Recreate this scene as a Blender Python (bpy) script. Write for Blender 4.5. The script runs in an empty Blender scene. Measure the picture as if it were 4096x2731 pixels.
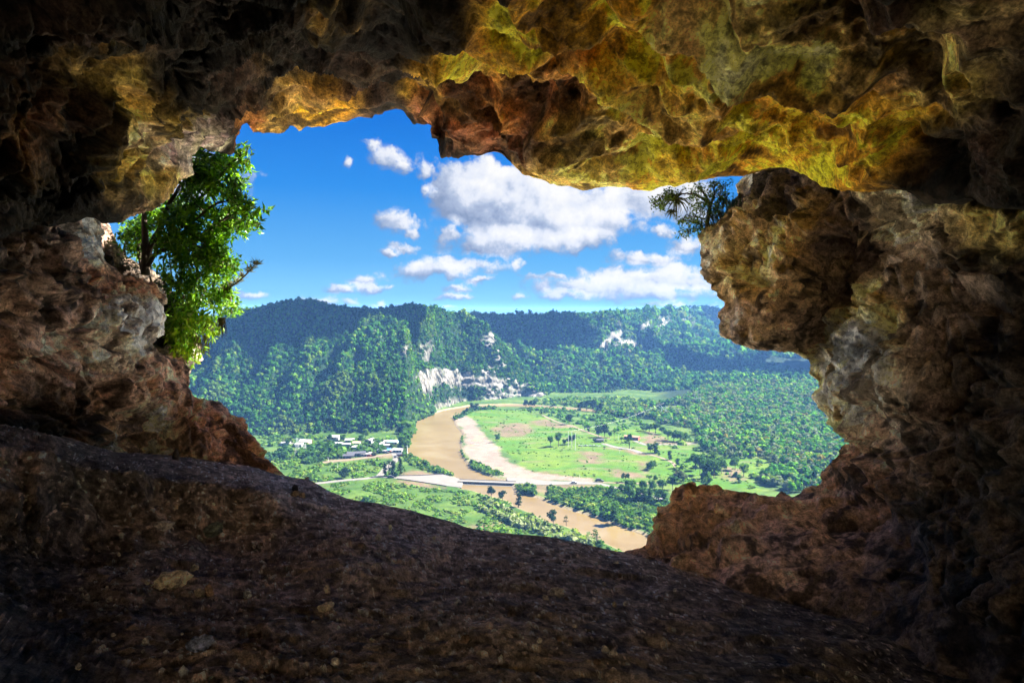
import bpy, math, random
import numpy as np
from mathutils import Vector, Matrix

# ------------------------------------------------------------------ camera, light, exposure
SC = bpy.context.scene
COL = SC.collection
PITCH = math.radians(2.715)
FPX = 2730.667            # focal length in photograph pixels (4096 wide): 24 mm on 36 mm
cam_d = bpy.data.cameras.new("camera")
cam_d.lens = 24.0
cam_d.sensor_width = 36.0
cam_d.clip_start = 0.05
cam_d.clip_end = 60000.0
cam = bpy.data.objects.new("camera", cam_d)
COL.objects.link(cam)
cam.location = (0, 0, 0)
cam.rotation_euler = (math.radians(90) - PITCH, 0, 0)
SC.camera = cam

SUN = np.array([0.70, 0.20, 0.70]); SUN /= np.linalg.norm(SUN)
sun_d = bpy.data.lights.new("sun", 'SUN')
sun_d.energy = 4.9
sun_d.angle = math.radians(0.5)
sun_d.color = (1.0, 0.95, 0.86)
sun_o = bpy.data.objects.new("sun", sun_d)
COL.objects.link(sun_o)
sun_o.rotation_euler = Vector(SUN).to_track_quat('Z', 'Y').to_euler()

SC.view_settings.view_transform = 'Standard'
SC.view_settings.look = 'None'
SC.view_settings.gamma = 1.0
SC.view_settings.exposure = 2.85
SC.cycles.use_denoising = True
SC.cycles.max_bounces = 10
SC.cycles.diffuse_bounces = 5
SC.cycles.transparent_max_bounces = 12
SC.cycles.volume_bounces = 0
SC.cycles.caustics_reflective = False
SC.cycles.caustics_refractive = False
SC.cycles.sample_clamp_indirect = 6.0

# ------------------------------------------------------------------ node helper
class NT:
    def __init__(self, tree):
        self.t = tree; tree.nodes.clear()
    def n(self, typ, **kw):
        nd = self.t.nodes.new(typ)
        for k, v in kw.items():
            if k == 'inp':
                for i, val in v.items():
                    s = nd.inputs[i]
                    if hasattr(val, 'is_output') or isinstance(val, bpy.types.NodeSocket):
                        self.t.links.new(val, s)
                    else:
                        s.default_value = val
            else:
                setattr(nd, k, v)
        return nd
    def link(self, a, b): self.t.links.new(a, b)
    def math(self, op, a, b=0.0, c=None, clamp=False):
        nd = self.t.nodes.new('ShaderNodeMath'); nd.operation = op; nd.use_clamp = clamp
        for i, v in enumerate((a, b) if c is None else (a, b, c)):
            if isinstance(v, bpy.types.NodeSocket): self.t.links.new(v, nd.inputs[i])
            else: nd.inputs[i].default_value = v
        return nd.outputs[0]
    def vmath(self, op, a, b=(0, 0, 0)):
        nd = self.t.nodes.new('ShaderNodeVectorMath'); nd.operation = op
        for i, v in enumerate((a, b)):
            if isinstance(v, bpy.types.NodeSocket): self.t.links.new(v, nd.inputs[i])
            else: nd.inputs[i].default_value = v
        return nd.outputs['Value'] if op == 'LENGTH' else nd.outputs[0]
    def noise(self, vec, scale, detail=4, rough=.55, dist=0.0):
        nd = self.n('ShaderNodeTexNoise'); nd.inputs['Scale'].default_value = scale
        nd.inputs['Detail'].default_value = detail; nd.inputs['Roughness'].default_value = rough
        nd.inputs['Distortion'].default_value = dist
        if vec is not None: self.link(vec, nd.inputs['Vector'])
        return nd.outputs['Fac']
    def ramp(self, fac, stops, interp='LINEAR'):
        nd = self.n('ShaderNodeValToRGB'); cr = nd.color_ramp; cr.interpolation = interp
        while len(cr.elements) < len(stops): cr.elements.new(0.5)
        for e, (p, c) in zip(cr.elements, stops):
            e.position = p; e.color = (c[0], c[1], c[2], 1) if hasattr(c, '__len__') else (c, c, c, 1)
        self.link(fac, nd.inputs[0]); return nd.outputs[0]
    def maprange(self, v, a, b, c=0.0, d=1.0, smooth=False):
        nd = self.n('ShaderNodeMapRange'); nd.clamp = True
        if smooth: nd.interpolation_type = 'SMOOTHSTEP'
        self.link(v, nd.inputs[0])
        for i, x in enumerate((a, b, c, d)): nd.inputs[i + 1].default_value = x
        return nd.outputs[0]
    def mix(self, fac, a, b, mode='MIX'):
        nd = self.n('ShaderNodeMix'); nd.data_type = 'RGBA'; nd.blend_type = mode; nd.clamp_result = False
        for s, v in ((nd.inputs[0], fac), (nd.inputs[6], a), (nd.inputs[7], b)):
            if isinstance(v, bpy.types.NodeSocket): self.link(v, s)
            elif hasattr(v, '__len__'): s.default_value = (v[0], v[1], v[2], 1)
            else: s.default_value = v
        return nd.outputs[2]

# ------------------------------------------------------------------ world: Nishita sky with procedural clouds
W = bpy.data.worlds.new("World"); SC.world = W; W.use_nodes = True
w = NT(W.node_tree)
sky = w.n('ShaderNodeTexSky'); sky.sky_type = 'NISHITA'; sky.sun_disc = False
sky.sun_elevation = math.asin(SUN[2]); sky.sun_rotation = math.atan2(SUN[0], SUN[1])
sky.altitude = 100; sky.air_density = 1.0; sky.dust_density = 0.3; sky.ozone_density = 4.0
SKY_STRENGTH = 0.075
geo = w.n('ShaderNodeTexCoord').outputs['Generated']
sep = w.n('ShaderNodeSeparateXYZ', inp={0: geo})
az = w.math('ARCTAN2', sep.outputs[0], sep.outputs[1])
el = w.math('ARCSINE', sep.outputs[2])
ae = w.n('ShaderNodeCombineXYZ', inp={0: az, 1: el, 2: 0.0}).outputs[0]
# domain warp keeps the outlines ragged
nz1 = w.n('ShaderNodeTexNoise', inp={'Vector': ae, 'Scale': 22.0, 'Detail': 5.0, 'Roughness': .6})
wv = w.vmath('MULTIPLY', w.vmath('SUBTRACT', nz1.outputs['Color'], (.5, .5, .5)), (.060, .040, 0))
aew = w.vmath('ADD', ae, wv)
def Z(x, y, rx, ry, g=0.0):
    k = .7228
    sx, sy = 1200 + x * k, 400 + y * k
    return (math.atan((sx - 2048) / FPX), math.atan((1236 - sy) / FPX) , rx * k / FPX, ry * k / FPX, g)
BLOBS = [Z(960, 520, 300, 200), Z(1000, 420, 120, 120), Z(1280, 610, 430, 250), Z(1620, 640, 215, 190), Z(1080, 800, 330, 85), Z(1400, 780, 330, 70),
    Z(500, 340, 125, 62), Z(420, 290, 60, 40), Z(560, 390, 70, 45), Z(278, 375, 32, 42), Z(695, 395, 65, 65), Z(700, 525, 42, 42),
    Z(520, 680, 110, 60), Z(620, 730, 60, 50), Z(825, 740, 70, 80), Z(585, 825, 105, 42), Z(650, 935, 195, 66), Z(950, 930, 270, 58), Z(1212, 905, 45, 32),
    Z(350, 1000, 110, 42), Z(250, 1042, 130, 28), Z(400, 1040, 120, 28), Z(860, 1040, 100, 32), Z(870, 1088, 110, 22), Z(280, 1125, 80, 32), Z(430, 1130, 70, 20),
    Z(1900, 560, 260, 110, 1), Z(2100, 600, 200, 120, 1), Z(2020, 735, 105, 36), Z(560, 700, 140, 55), Z(480, 860, 60, 30), Z(760, 960, 230, 50), Z(1500, 1020, 300, 40), Z(2000, 960, 300, 60), Z(1000, 1000, 90, 24), Z(1900, 1010, 460, 95), Z(1560, 1040, 360, 70), Z(1900, 890, 240, 60), Z(1960, 540, 330, 130), Z(1500, 700, 380, 150), Z(100, 1120, 120, 34), Z(-250, 1080, 90, 24), Z(1890, 865, 100, 38), Z(2140, 820, 130, 62), Z(1380, 985, 170, 26),
    Z(1760, 1000, 520, 52), Z(1200, 1090, 62, 30), Z(1450, 1080, 220, 36), Z(1950, 1080, 420, 52), Z(2050, 1150, 300, 30), Z(650, 1150, 120, 22), Z(780, 1165, 120, 16),
    Z(-900, 500, 500, 160), Z(3200, 600, 600, 240), Z(4300, 300, 700, 260), Z(-2500, 300, 700, 260)]
dist = None
lowd = None
for (a0, e0, ra, re, g) in BLOBS:
    v = w.vmath('MULTIPLY', w.vmath('SUBTRACT', aew, (a0, e0, 0)), (1 / ra, 1 / re, 0))
    d = w.math('SUBTRACT', 1.0, w.vmath('LENGTH', v))
    # a copy of the density looked up a little towards the sun (right and up) gives the lit side
    v2 = w.vmath('MULTIPLY', w.vmath('SUBTRACT', aew, (a0 + .34 * ra, e0 + .50 * re, 0)), (1 / ra, 1 / re, 0))
    d2 = w.math('SUBTRACT', 1.0, w.vmath('LENGTH', v2))
    sz = min(1.0, re / .03)
    d = w.math('MULTIPLY', d, max(.50, min(1.35, re / .034)))
    dist = d if dist is None else w.math('MAXIMUM', dist, d)
    lowd = d2 if lowd is None else w.math('MAXIMUM', lowd, d2)
n2 = w.noise(ae, 24.0, 8, .60, .2)
n3v = w.vmath('ADD', ae, (.010, .013, 0))
n3 = w.noise(n3v, 24.0, 8, .60, .2)
n4 = w.noise(aew, 95.0, 5, .65, .3)
dist = w.math('ADD', dist, w.math('MULTIPLY', w.math('SUBTRACT', n4, .5), .42))
dens = w.math('ADD', dist, w.math('MULTIPLY', w.math('SUBTRACT', n2, .52), 1.25))
cover = w.maprange(dens, -.06, .34, smooth=True)
cover = w.math('MULTIPLY', cover, .985)
relief = w.math('SUBTRACT', w.math('MULTIPLY', w.math('SUBTRACT', n2, n3), 1.7), w.math('MULTIPLY', lowd, -1.15))
lit = w.maprange(relief, -.30, 1.0)
ccol = w.ramp(lit, [(0, (.26, .34, .52)), (.34, (.46, .54, .72)), (.62, (.80, .84, .94)), (1, (1.0, .99, .97))])
ccol = w.vmath('MULTIPLY', ccol, (.140, .140, .140))
# the Nishita sky, its strong horizon glare compressed to the blue of a clear tropical day
nk = w.vmath('MULTIPLY', sky.outputs[0], (SKY_STRENGTH, SKY_STRENGTH, SKY_STRENGTH))
lum = w.math('MINIMUM', w.vmath('LENGTH', nk), 2.0)
f = w.maprange(lum, 0.0, 2.0, .44, .54)
base = w.ramp(w.maprange(el, -.05, .95), [(0, (.090, .205, .290)), (.05, (.085, .200, .288)), (.12, (.040, .138, .266)), (.22, (.010, .088, .255)), (.34, (.002, .052, .225)), (1, (.008, .045, .18))])
skyc = w.vmath('MULTIPLY', base, w.n('ShaderNodeCombineXYZ', inp={0: f, 1: f, 2: f}).outputs[0])
allc = w.mix(cover, skyc, ccol)
bg = w.n('ShaderNodeBackground', inp={0: allc, 1: 1.0})
w.link(bg.outputs[0], w.n('ShaderNodeOutputWorld').inputs[0])
try:
    W.cycles.sampling_method = 'MANUAL'; W.cycles.sample_map_resolution = 512
except Exception: pass

# ------------------------------------------------------------------ general helpers
cp, sp = math.cos(PITCH), math.sin(PITCH)
def rays(px, py):
    """direction of a photograph pixel, scaled so that its forward (y) part is 1"""
    a = (np.asarray(px, float) - 2048) / FPX; b = (1365.5 - np.asarray(py, float)) / FPX
    fy = cp + b * sp; fz = -sp + b * cp
    return a / fy, fz / fy
def unproj(px, py, Y):
    rx, rz = rays(px, py); Y = np.asarray(Y, float)
    return np.stack([rx * Y, Y + 0 * rx, rz * Y], -1)
GZ = -120.0
def gp(px, py, z=GZ):
    rx, rz = rays(px, py); Y = z / rz
    return np.stack([rx * Y, Y, np.full_like(np.asarray(Y, float), z)], -1)
def to_px(P):
    x, y, z = P[..., 0], P[..., 1], P[..., 2]
    d = y * cp - z * sp; up = z * cp + y * sp
    return 2048 + FPX * x / d, 1365.5 - FPX * up / d

def hsh(ix, iy, iz, seed):
    h = (ix.astype(np.int64) * 374761393 + iy.astype(np.int64) * 668265263 + iz.astype(np.int64) * 2147483647 + seed * 144269504) & 0xffffffff
    h = ((h ^ (h >> 13)) * 1274126177) & 0xffffffff
    h = ((h ^ (h >> 16)) * 2246822519) & 0xffffffff
    return h ^ (h >> 15)
def vnoise(P, seed=0):
    """gradient noise, about -1..1"""
    P = np.asarray(P, float); I = np.floor(P).astype(np.int64); F = P - I
    U = F * F * F * (F * (F * 6 - 15) + 10)
    out = 0
    for dx in (0, 1):
        for dy in (0, 1):
            for dz in (0, 1):
                h = hsh(I[:, 0] + dx, I[:, 1] + dy, I[:, 2] + dz, seed)
                gx = (h & 1023) / 511.5 - 1; gy = ((h >> 10) & 1023) / 511.5 - 1; gz = ((h >> 20) & 1023) / 511.5 - 1
                v = gx * (F[:, 0] - dx) + gy * (F[:, 1] - dy) + gz * (F[:, 2] - dz)
                wgt = (U[:, 0] if dx else 1 - U[:, 0]) * (U[:, 1] if dy else 1 - U[:, 1]) * (U[:, 2] if dz else 1 - U[:, 2])
                out = out + wgt * v
    return out * 1.25
def fbm(P, oct=4, seed=0, gain=.5, lac=2.03):
    a, s, f = 1.0, 0, 1.0
    for o in range(oct):
        s = s + a * vnoise(P * f + o * 17.3, seed + o); a *= gain; f *= lac
    return s
def ridged(P, oct=3, seed=0):
    a, s, f = 1.0, 0, 1.0
    for o in range(oct):
        s = s + a * (1 - 2.2 * np.abs(vnoise(P * f + o * 9.1, seed + o))); a *= .5; f *= 2.1
    return s
def worley(P, seed=0):
    """F1, F2 and a random value of the nearest cell (2x2x2 search)"""
    B = np.floor(P - .5).astype(np.int64)
    f1 = np.full(len(P), 9.0); f2 = np.full(len(P), 9.0); cid = np.zeros(len(P))
    for dx in (0, 1):
        for dy in (0, 1):
            for dz in (0, 1):
                ix, iy, iz = B[:, 0] + dx, B[:, 1] + dy, B[:, 2] + dz
                h = hsh(ix, iy, iz, seed)
                cx = ix + .5 + ((h & 1023) / 1023 - .5) * .8; cy = iy + .5 + (((h >> 10) & 1023) / 1023 - .5) * .8
                cz = iz + .5 + (((h >> 20) & 1023) / 1023 - .5) * .8
                d = np.sqrt((P[:, 0] - cx) ** 2 + (P[:, 1] - cy) ** 2 + (P[:, 2] - cz) ** 2)
                m = d < f1
                f2 = np.where(m, f1, np.minimum(f2, d)); cid = np.where(m, (h & 0xffff) / 65535.0, cid); f1 = np.where(m, d, f1)
    return f1, f2, cid
def sstep(a, b, x):
    t = np.clip((x - a) / (b - a), 0, 1); return t * t * (3 - 2 * t)

def mesh_np(name, V, Q=None, T=None, mat=None, col=None, smooth=False, attrs=None, parent=None):
    """one mesh object from numpy vertices and quads and/or triangles"""
    me = bpy.data.meshes.new(name)
    V = np.asarray(V, np.float32)
    nq = 0 if Q is None else len(Q); nt = 0 if T is None else len(T)
    me.vertices.add(len(V)); me.vertices.foreach_set('co', V.ravel())
    li = []
    if nq: li.append(np.asarray(Q, np.int32).ravel())
    if nt: li.append(np.asarray(T, np.int32).ravel())
    li = np.concatenate(li)
    me.loops.add(len(li)); me.loops.foreach_set('vertex_index', li)
    st = np.concatenate([np.arange(nq) * 4, nq * 4 + np.arange(nt) * 3]).astype(np.int32)
    me.polygons.add(nq + nt); me.polygons.foreach_set('loop_start', st)
    me.polygons.foreach_set('use_smooth', np.full(nq + nt, smooth))
    if col is not None:
        a = me.color_attributes.new('Col', 'FLOAT_COLOR', 'POINT')
        c = np.ones((len(V), 4), np.float32); c[:, :3] = col; a.data.foreach_set('color', c.ravel())
    for k, v in (attrs or {}).items():
        a = me.attributes.new(k, 'FLOAT', 'POINT'); a.data.foreach_set('value', np.asarray(v, np.float32))
    me.update(calc_edges=True)
    if mat: me.materials.append(mat)
    o = bpy.data.objects.new(name, me); COL.objects.link(o)
    if parent: o.parent = parent
    return o
def tag(o, label=None, cat=None, group=None, kind=None):
    if label: o['label'] = label
    if cat: o['category'] = cat
    if group: o['group'] = group
    if kind: o['kind'] = kind
    return o
def empty(name, loc, rz=0.0):
    o = bpy.data.objects.new(name, None); COL.objects.link(o); o.location = loc; o.rotation_euler = (0, 0, rz)
    o.empty_display_size = .2
    return o
def copy_tree(o, parent=None):
    c = o.copy(); COL.objects.link(c)
    if parent: c.parent = parent
    for ch in list(o.children): copy_tree(ch, c)
    return c
def grid_quads(nu, nv, off=0):
    i = np.arange(nv - 1)[:, None] * nu + np.arange(nu - 1)[None, :]
    return np.stack([i, i + 1, i + nu + 1, i + nu], -1).reshape(-1, 4) + off

# ------------------------------------------------------------------ materials
MATS = {}
def new_mat(name):
    m = bpy.data.materials.new(name); m.use_nodes = True; MATS[name] = m
    return m, NT(m.node_tree)
def simple_mat(name, col, rough=.8, var=.25, scale=8.0, metal=0.0):
    m, t = new_mat(name)
    tc = t.n('ShaderNodeTexCoord').outputs['Object']
    f = t.maprange(t.noise(tc, scale, 5), .25, .75, 1 - var, 1 + var)
    c = t.n('ShaderNodeRGB'); c.outputs[0].default_value = (*col, 1)
    cc = t.vmath('MULTIPLY', c.outputs[0], t.n('ShaderNodeCombineXYZ', inp={0: f, 1: f, 2: f}).outputs[0])
    b = t.n('ShaderNodeBsdfPrincipled', inp={'Base Color': cc, 'Roughness': rough, 'Metallic': metal, 'Specular IOR Level': .3})
    t.link(b.outputs[0], t.n('ShaderNodeOutputMaterial').inputs[0])
    return m
def rock_mat(name, bump=.6, fine=55.0, rough=.9):
    m, t = new_mat(name)
    tc = t.n('ShaderNodeTexCoord').outputs['Object']
    ca = t.n('ShaderNodeVertexColor', layer_name='Col').outputs[0]
    f1 = t.noise(tc, 11.0, 9, .70, .3)
    f2 = t.noise(tc, fine, 4, .7)
    k = t.math('MULTIPLY', t.maprange(f1, .36, .64, .36, 1.62), t.maprange(f2, .34, .66, .62, 1.38))
    cc = t.vmath('MULTIPLY', ca, t.n('ShaderNodeCombineXYZ', inp={0: k, 1: k, 2: k}).outputs[0])
    vo = t.n('ShaderNodeTexVoronoi', inp={'Vector': tc, 'Scale': 22.0}); vo.feature = 'F1'
    h = t.math('ADD', t.math('MULTIPLY', f1, 1.0), t.math('ADD', t.math('MULTIPLY', f2, .35), t.math('MULTIPLY', vo.outputs['Distance'], .35)))
    bp = t.n('ShaderNodeBump', inp={'Strength': bump, 'Distance': .10, 'Height': h})
    b = t.n('ShaderNodeBsdfPrincipled', inp={'Base Color': cc, 'Roughness': rough, 'Specular IOR Level': .25, 'Normal': bp.outputs[0]})
    t.link(b.outputs[0], t.n('ShaderNodeOutputMaterial').inputs[0])
    return m
def leaf_mat(name, trans=.35, tint=(1.25, 1.25, .5), rough=.55, spec=.3):
    """leaf colour per clump from the mesh, light comes through the blades"""
    m, t = new_mat(name)
    ca = t.n('ShaderNodeVertexColor', layer_name='Col').outputs[0]
    b = t.n('ShaderNodeBsdfPrincipled', inp={'Base Color': ca, 'Roughness': rough, 'Specular IOR Level': spec})
    tr = t.n('ShaderNodeBsdfTranslucent', inp={0: t.vmath('MULTIPLY', ca, tint)})
    mx = t.n('ShaderNodeMixShader', inp={0: trans, 1: b.outputs[0], 2: tr.outputs[0]})
    t.link(mx.outputs[0], t.n('ShaderNodeOutputMaterial').inputs[0])
    return m
# ------------------------------------------------------------------ the cave: rock sheets with real depth, lofted from the mouth towards and past the camera
OCH = (.62, .335, .020); OCH2 = (.60, .43, .13); DRK = (.011, .008, .0055); BRN = (.17, .085, .045); ORG = (.36, .14, .04)  # DRK and DKB: dark rock, and shade painted into the view corners
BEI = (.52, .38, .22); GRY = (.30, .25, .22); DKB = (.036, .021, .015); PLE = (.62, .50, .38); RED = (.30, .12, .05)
GAIN = 1.6
def mquad(ctrl, X, Y):
    """multiquadric interpolation of forward distance over view direction"""
    c = np.array(ctrl, float); p = c[:, :2] / 1000; v = np.log(c[:, 2]); k = .18
    A = np.sqrt(((p[:, None] - p[None]) ** 2).sum(-1) + k * k)
    n = len(c); M = np.zeros((n + 1, n + 1)); M[:n, :n] = A - np.eye(n) * .02; M[:n, n] = 1; M[n, :n] = 1
    wgt = np.linalg.solve(M, np.append(v, 0))
    q = np.stack([X.ravel(), Y.ravel()], 1) / 1000
    out = np.full(len(q), wgt[n])
    for i in range(n):
        out += wgt[i] * np.sqrt(((q - p[i]) ** 2).sum(1) + k * k)
    return np.exp(np.clip(out, -.2, 3.2)).reshape(X.shape)
FLOOR_V = []
def resamp(pts, n, wt=None):
    p = np.array(pts, float); d = np.r_[0, np.cumsum(np.hypot(*(p[1:] - p[:-1]).T[:2]))]
    if wt is not None:
        inside = (p[:, 0] > -100) & (p[:, 0] < 4200); seg = np.hypot(*(p[1:] - p[:-1]).T[:2]) * np.where(inside[1:] & inside[:-1], 1, .18)
        dd = np.r_[0, np.cumsum(seg)]
        t = np.interp(np.linspace(0, dd[-1], n), dd, d)
    else: t = np.linspace(0, d[-1], n)
    return np.stack([np.interp(t, d, p[:, k]) for k in range(p.shape[1])], 1)
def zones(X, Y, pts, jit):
    """albedo from mineral zones plus shade painted in towards the view edges: nearest-weighted, edges broken by noise"""
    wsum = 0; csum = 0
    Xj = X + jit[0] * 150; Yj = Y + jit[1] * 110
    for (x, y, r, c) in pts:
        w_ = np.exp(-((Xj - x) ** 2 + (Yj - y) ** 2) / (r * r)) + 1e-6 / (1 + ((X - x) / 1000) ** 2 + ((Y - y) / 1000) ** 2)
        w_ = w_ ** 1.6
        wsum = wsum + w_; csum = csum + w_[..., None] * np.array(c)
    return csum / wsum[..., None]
def rock_sheet(name, S, E, ctrl, zon, mat, nu=900, nfine=200, tfine=.27, ncoarse=36, disp=None, outx=0.0, outy=0.0, seed=1, thick=(.35, 1.3, 3.2), smooth=True, gain=1.6, desat=0.0, dmod=None):
    S_ = resamp(S, nu, 1); E_ = resamp(E, nu)
    t = np.r_[np.linspace(0, tfine, nfine), tfine + (1 - tfine) * (np.linspace(0, 1, ncoarse + 1)[1:] ** 1.5)]
    t = t[:, None]
    PX = S_[None, :, 0] * (1 - t) + E_[None, :, 0] * t; PY = S_[None, :, 1] * (1 - t) + E_[None, :, 1] * t
    D = mquad(ctrl, PX, PY)
    if dmod: D = dmod(PX, PY, D)
    G = unproj(PX, PY, D)
    # outside face: wraps round the rim and runs away along the cliff
    dirx = E_[:, 0] - S_[:, 0]; diry = E_[:, 1] - S_[:, 1]; L = np.hypot(dirx, diry); dirx /= L; diry /= L
    rows = []
    for (dy, off) in ((thick[2] + 1.2, 2600), (thick[2], 900), (thick[2] * .75, 420), (thick[1], 110), (thick[1] * .6, 42), (thick[0], 14), (thick[0] * .4, 3)):
        rows.append(unproj(S_[:, 0] + dirx * off, S_[:, 1] + diry * off, D[0] + dy))
    G = np.concatenate([np.array(rows), G], 0); nb = len(rows)
    PX = np.concatenate([np.repeat(PX[:1], nb, 0), PX]); PY = np.concatenate([np.repeat(PY[:1], nb, 0), PY])
    nv = G.shape[0]
    du = np.gradient(G, axis=1); dv = np.gradient(G, axis=0)
    N = np.cross(du, dv); N /= np.linalg.norm(N, axis=-1, keepdims=True) + 1e-9
    mid = N[nb + 5:nb + nfine]; s = np.sign((mid * -G[nb + 5:nb + nfine]).sum(-1).mean()); N *= s
    P = G.reshape(-1, 3)
    jit = (fbm(P * .9, 4, seed + 50).reshape(PX.shape), fbm(P * .9 + 40, 4, seed + 60).reshape(PX.shape))
    d, C = disp(P, PX.ravel(), PY.ravel(), seed)
    fade = np.ones(nv); idx = np.arange(nv) - nb
    fade = np.where(idx < 0, .25, .3 + .7 * sstep(0, 30, idx)); 
    d = d.reshape(PX.shape) * fade[:, None]
    V = G + N * d[..., None]
    if name == 'cave_floor': FLOOR_V.append(V[nb + 2:].reshape(-1, 3))
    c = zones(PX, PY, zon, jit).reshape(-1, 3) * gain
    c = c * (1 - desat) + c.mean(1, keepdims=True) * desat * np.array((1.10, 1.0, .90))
    if C is not None: c = c * C[:, None] if C.ndim == 1 else c * C
    o = mesh_np(name, V.reshape(-1, 3), Q=grid_quads(nu, nv), mat=mat, col=np.clip(c, .004, .85), smooth=smooth)
    o['kind'] = 'structure'
    return o

def crags(q, seed, s=1.0):
    """cracks between blocks, thin ledges and small pits"""
    F1, F2, c = worley(q * np.array([1.5, 1.5, 2.0]) * s, seed + 70); G1, G2, c2 = worley(q * 4.6 * s + 3, seed + 71); H1, H2, c3 = worley(q * 10.5 * s + 8, seed + 72)
    d = -.13 * np.exp(-((F2 - F1) / .16) ** 2) - .05 * np.exp(-((G2 - G1) / .18) ** 2)
    z = q[:, 2] * 3.1 * s + fbm(q * 1.3, 3, seed + 73) * 1.2; fz = z - np.floor(z); d += .055 * (sstep(0, .35, fz) - fz)
    pit = np.maximum(.36 - H1, 0) * (c3 > .55); d -= pit * .24
    return d
def crust(P, seed):
    """dark mineral crust in patches of several sizes"""
    a = fbm(P * 2.6 + 3, 5, seed + 80, .62); b = fbm(P * 7.5 + 9, 4, seed + 81, .6); c = fbm(P * .9 + 5, 4, seed + 82)
    k = sstep(-.02, .42, a * .9 + b * .45 + c * .5); l = sstep(.12, .55, -a * .6 + b * .7)
    return (1 - .80 * k) * (1 + .70 * l)
S_ROOF = [(-1500, 1010), (-500, 960), (0, 925), (160, 900), (300, 892), (377, 883), (428, 908), (491, 899), (555, 864), (606, 845), (640, 822), (657, 806), (672, 790), (683, 768), (705, 745),
 (734, 717), (750, 700), (772, 666), (778, 640), (785, 608), (800, 592), (821, 589), (842, 600), (870, 608), (912, 608), (932, 598), (943, 580), (952, 560), (968, 530), (972, 500), (985, 495), (1006, 506),
 (1012, 525), (1024, 539), (1071, 543), (1131, 539), (1150, 525), (1167, 515), (1182, 520), (1196, 527), (1215, 515), (1232, 509), (1262, 515), (1292, 517), (1330, 505), (1365, 494), (1400, 487), (1437, 479),
 (1493, 483), (1497, 468), (1520, 455), (1538, 443), (1560, 439), (1586, 437), (1605, 441), (1615, 449), (1630, 465), (1657, 491), (1670, 488), (1681, 491), (1705, 505), (1737, 518), (1746, 539), (1741, 556), (1743, 574),
 (1750, 600), (1767, 626), (1800, 622), (1836, 625), (1900, 620), (1955, 618), (1980, 618), (1993, 622), (2003, 628), (2014, 640), (2035, 660), (2068, 690), (2095, 705), (2133, 720), (2170, 732), (2205, 738), (2240, 738), (2282, 738),
 (2320, 745), (2371, 748), (2430, 742), (2490, 739), (2580, 736), (2669, 735), (2696, 741), (2755, 738), (2800, 732), (2839, 726), (2880, 716), (2922, 711), (2976, 699), (3029, 685), (3085, 676), (3142, 673), (3220, 688),
 (3300, 730), (3450, 755), (3600, 760), (3800, 800), (4096, 830), (4800, 880), (6000, 950)]
E_ROOF = [(-3800, 1050), (-3800, 200), (-3400, -900), (-2200, -2200), (-400, -3200), (2048, -3600), (4500, -3200), (6200, -2200), (7400, -900), (7800, 200), (7800, 1000)]
C_ROOF = [(-3800, 1000, 1.6), (-1500, 980, 4.0), (-500, 960, 5.4), (0, 925, 6.9), (300, 892, 7.9), (491, 899, 8.4), (606, 845, 8.8), (683, 768, 9.2), (785, 608, 10.2), (912, 608, 11.6), (972, 500, 12.0),
 (1071, 543, 12.4), (1292, 517, 12.4), (1586, 437, 12.6), (1737, 518, 12.2), (1767, 626, 11.0), (1955, 618, 10.8), (2068, 690, 10.6), (2371, 748, 10.2), (2696, 741, 10.2), (2976, 699, 10.2), (3142, 673, 9.6),
 (3300, 730, 8.6), (3600, 760, 7.4), (4096, 830, 5.9), (5000, 900, 4.1), (7800, 900, 1.7),
 (400, 780, 7.0), (480, 650, 7.2), (560, 560, 7.8), (250, 600, 6.3), (0, 600, 5.7), (0, 300, 5.2), (300, 250, 5.8), (650, 400, 7.9), (700, 520, 8.6), (850, 500, 9.8), (640, 300, 7.6), (850, 250, 7.6), (0, 0, 4.7), (500, 0, 5.2),
 (1000, 380, 9.6), (1100, 220, 8.2), (1300, 380, 10.0), (1100, 0, 5.8), (1500, 300, 9.2), (1600, 150, 7.6), (1750, 420, 10.6), (1790, 480, 10.2), (1820, 560, 10.4), (2050, 380, 9.4), (1700, 0, 6.0), (2050, 150, 7.0), (2120, 500, 9.4), (2300, 560, 8.8), (2350, 400, 8.3),
 (2350, 200, 6.9), (2350, 0, 5.7), (2600, 600, 8.7), (2700, 400, 7.3), (2850, 620, 8.9), (2800, 150, 6.0), (2960, 560, 8.2), (3000, 0, 5.2), (3150, 560, 7.9), (3300, 350, 6.4), (3550, 600, 7.2), (3400, 0, 4.9), (3700, 300, 5.6), (3800, 560, 6.2), (4096, 0, 4.3), (4096, 400, 5.1),
 (2048, -600, 4.3), (2048, -1600, 3.0), (2048, -3600, 1.8), (-400, -700, 3.6), (-400, -3000, 1.7), (4500, -700, 3.4), (4500, -3000, 1.7), (6500, -1000, 2.1), (-2500, -1000, 2.1), (-2500, 300, 2.4), (6500, 300, 2.4)]
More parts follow.
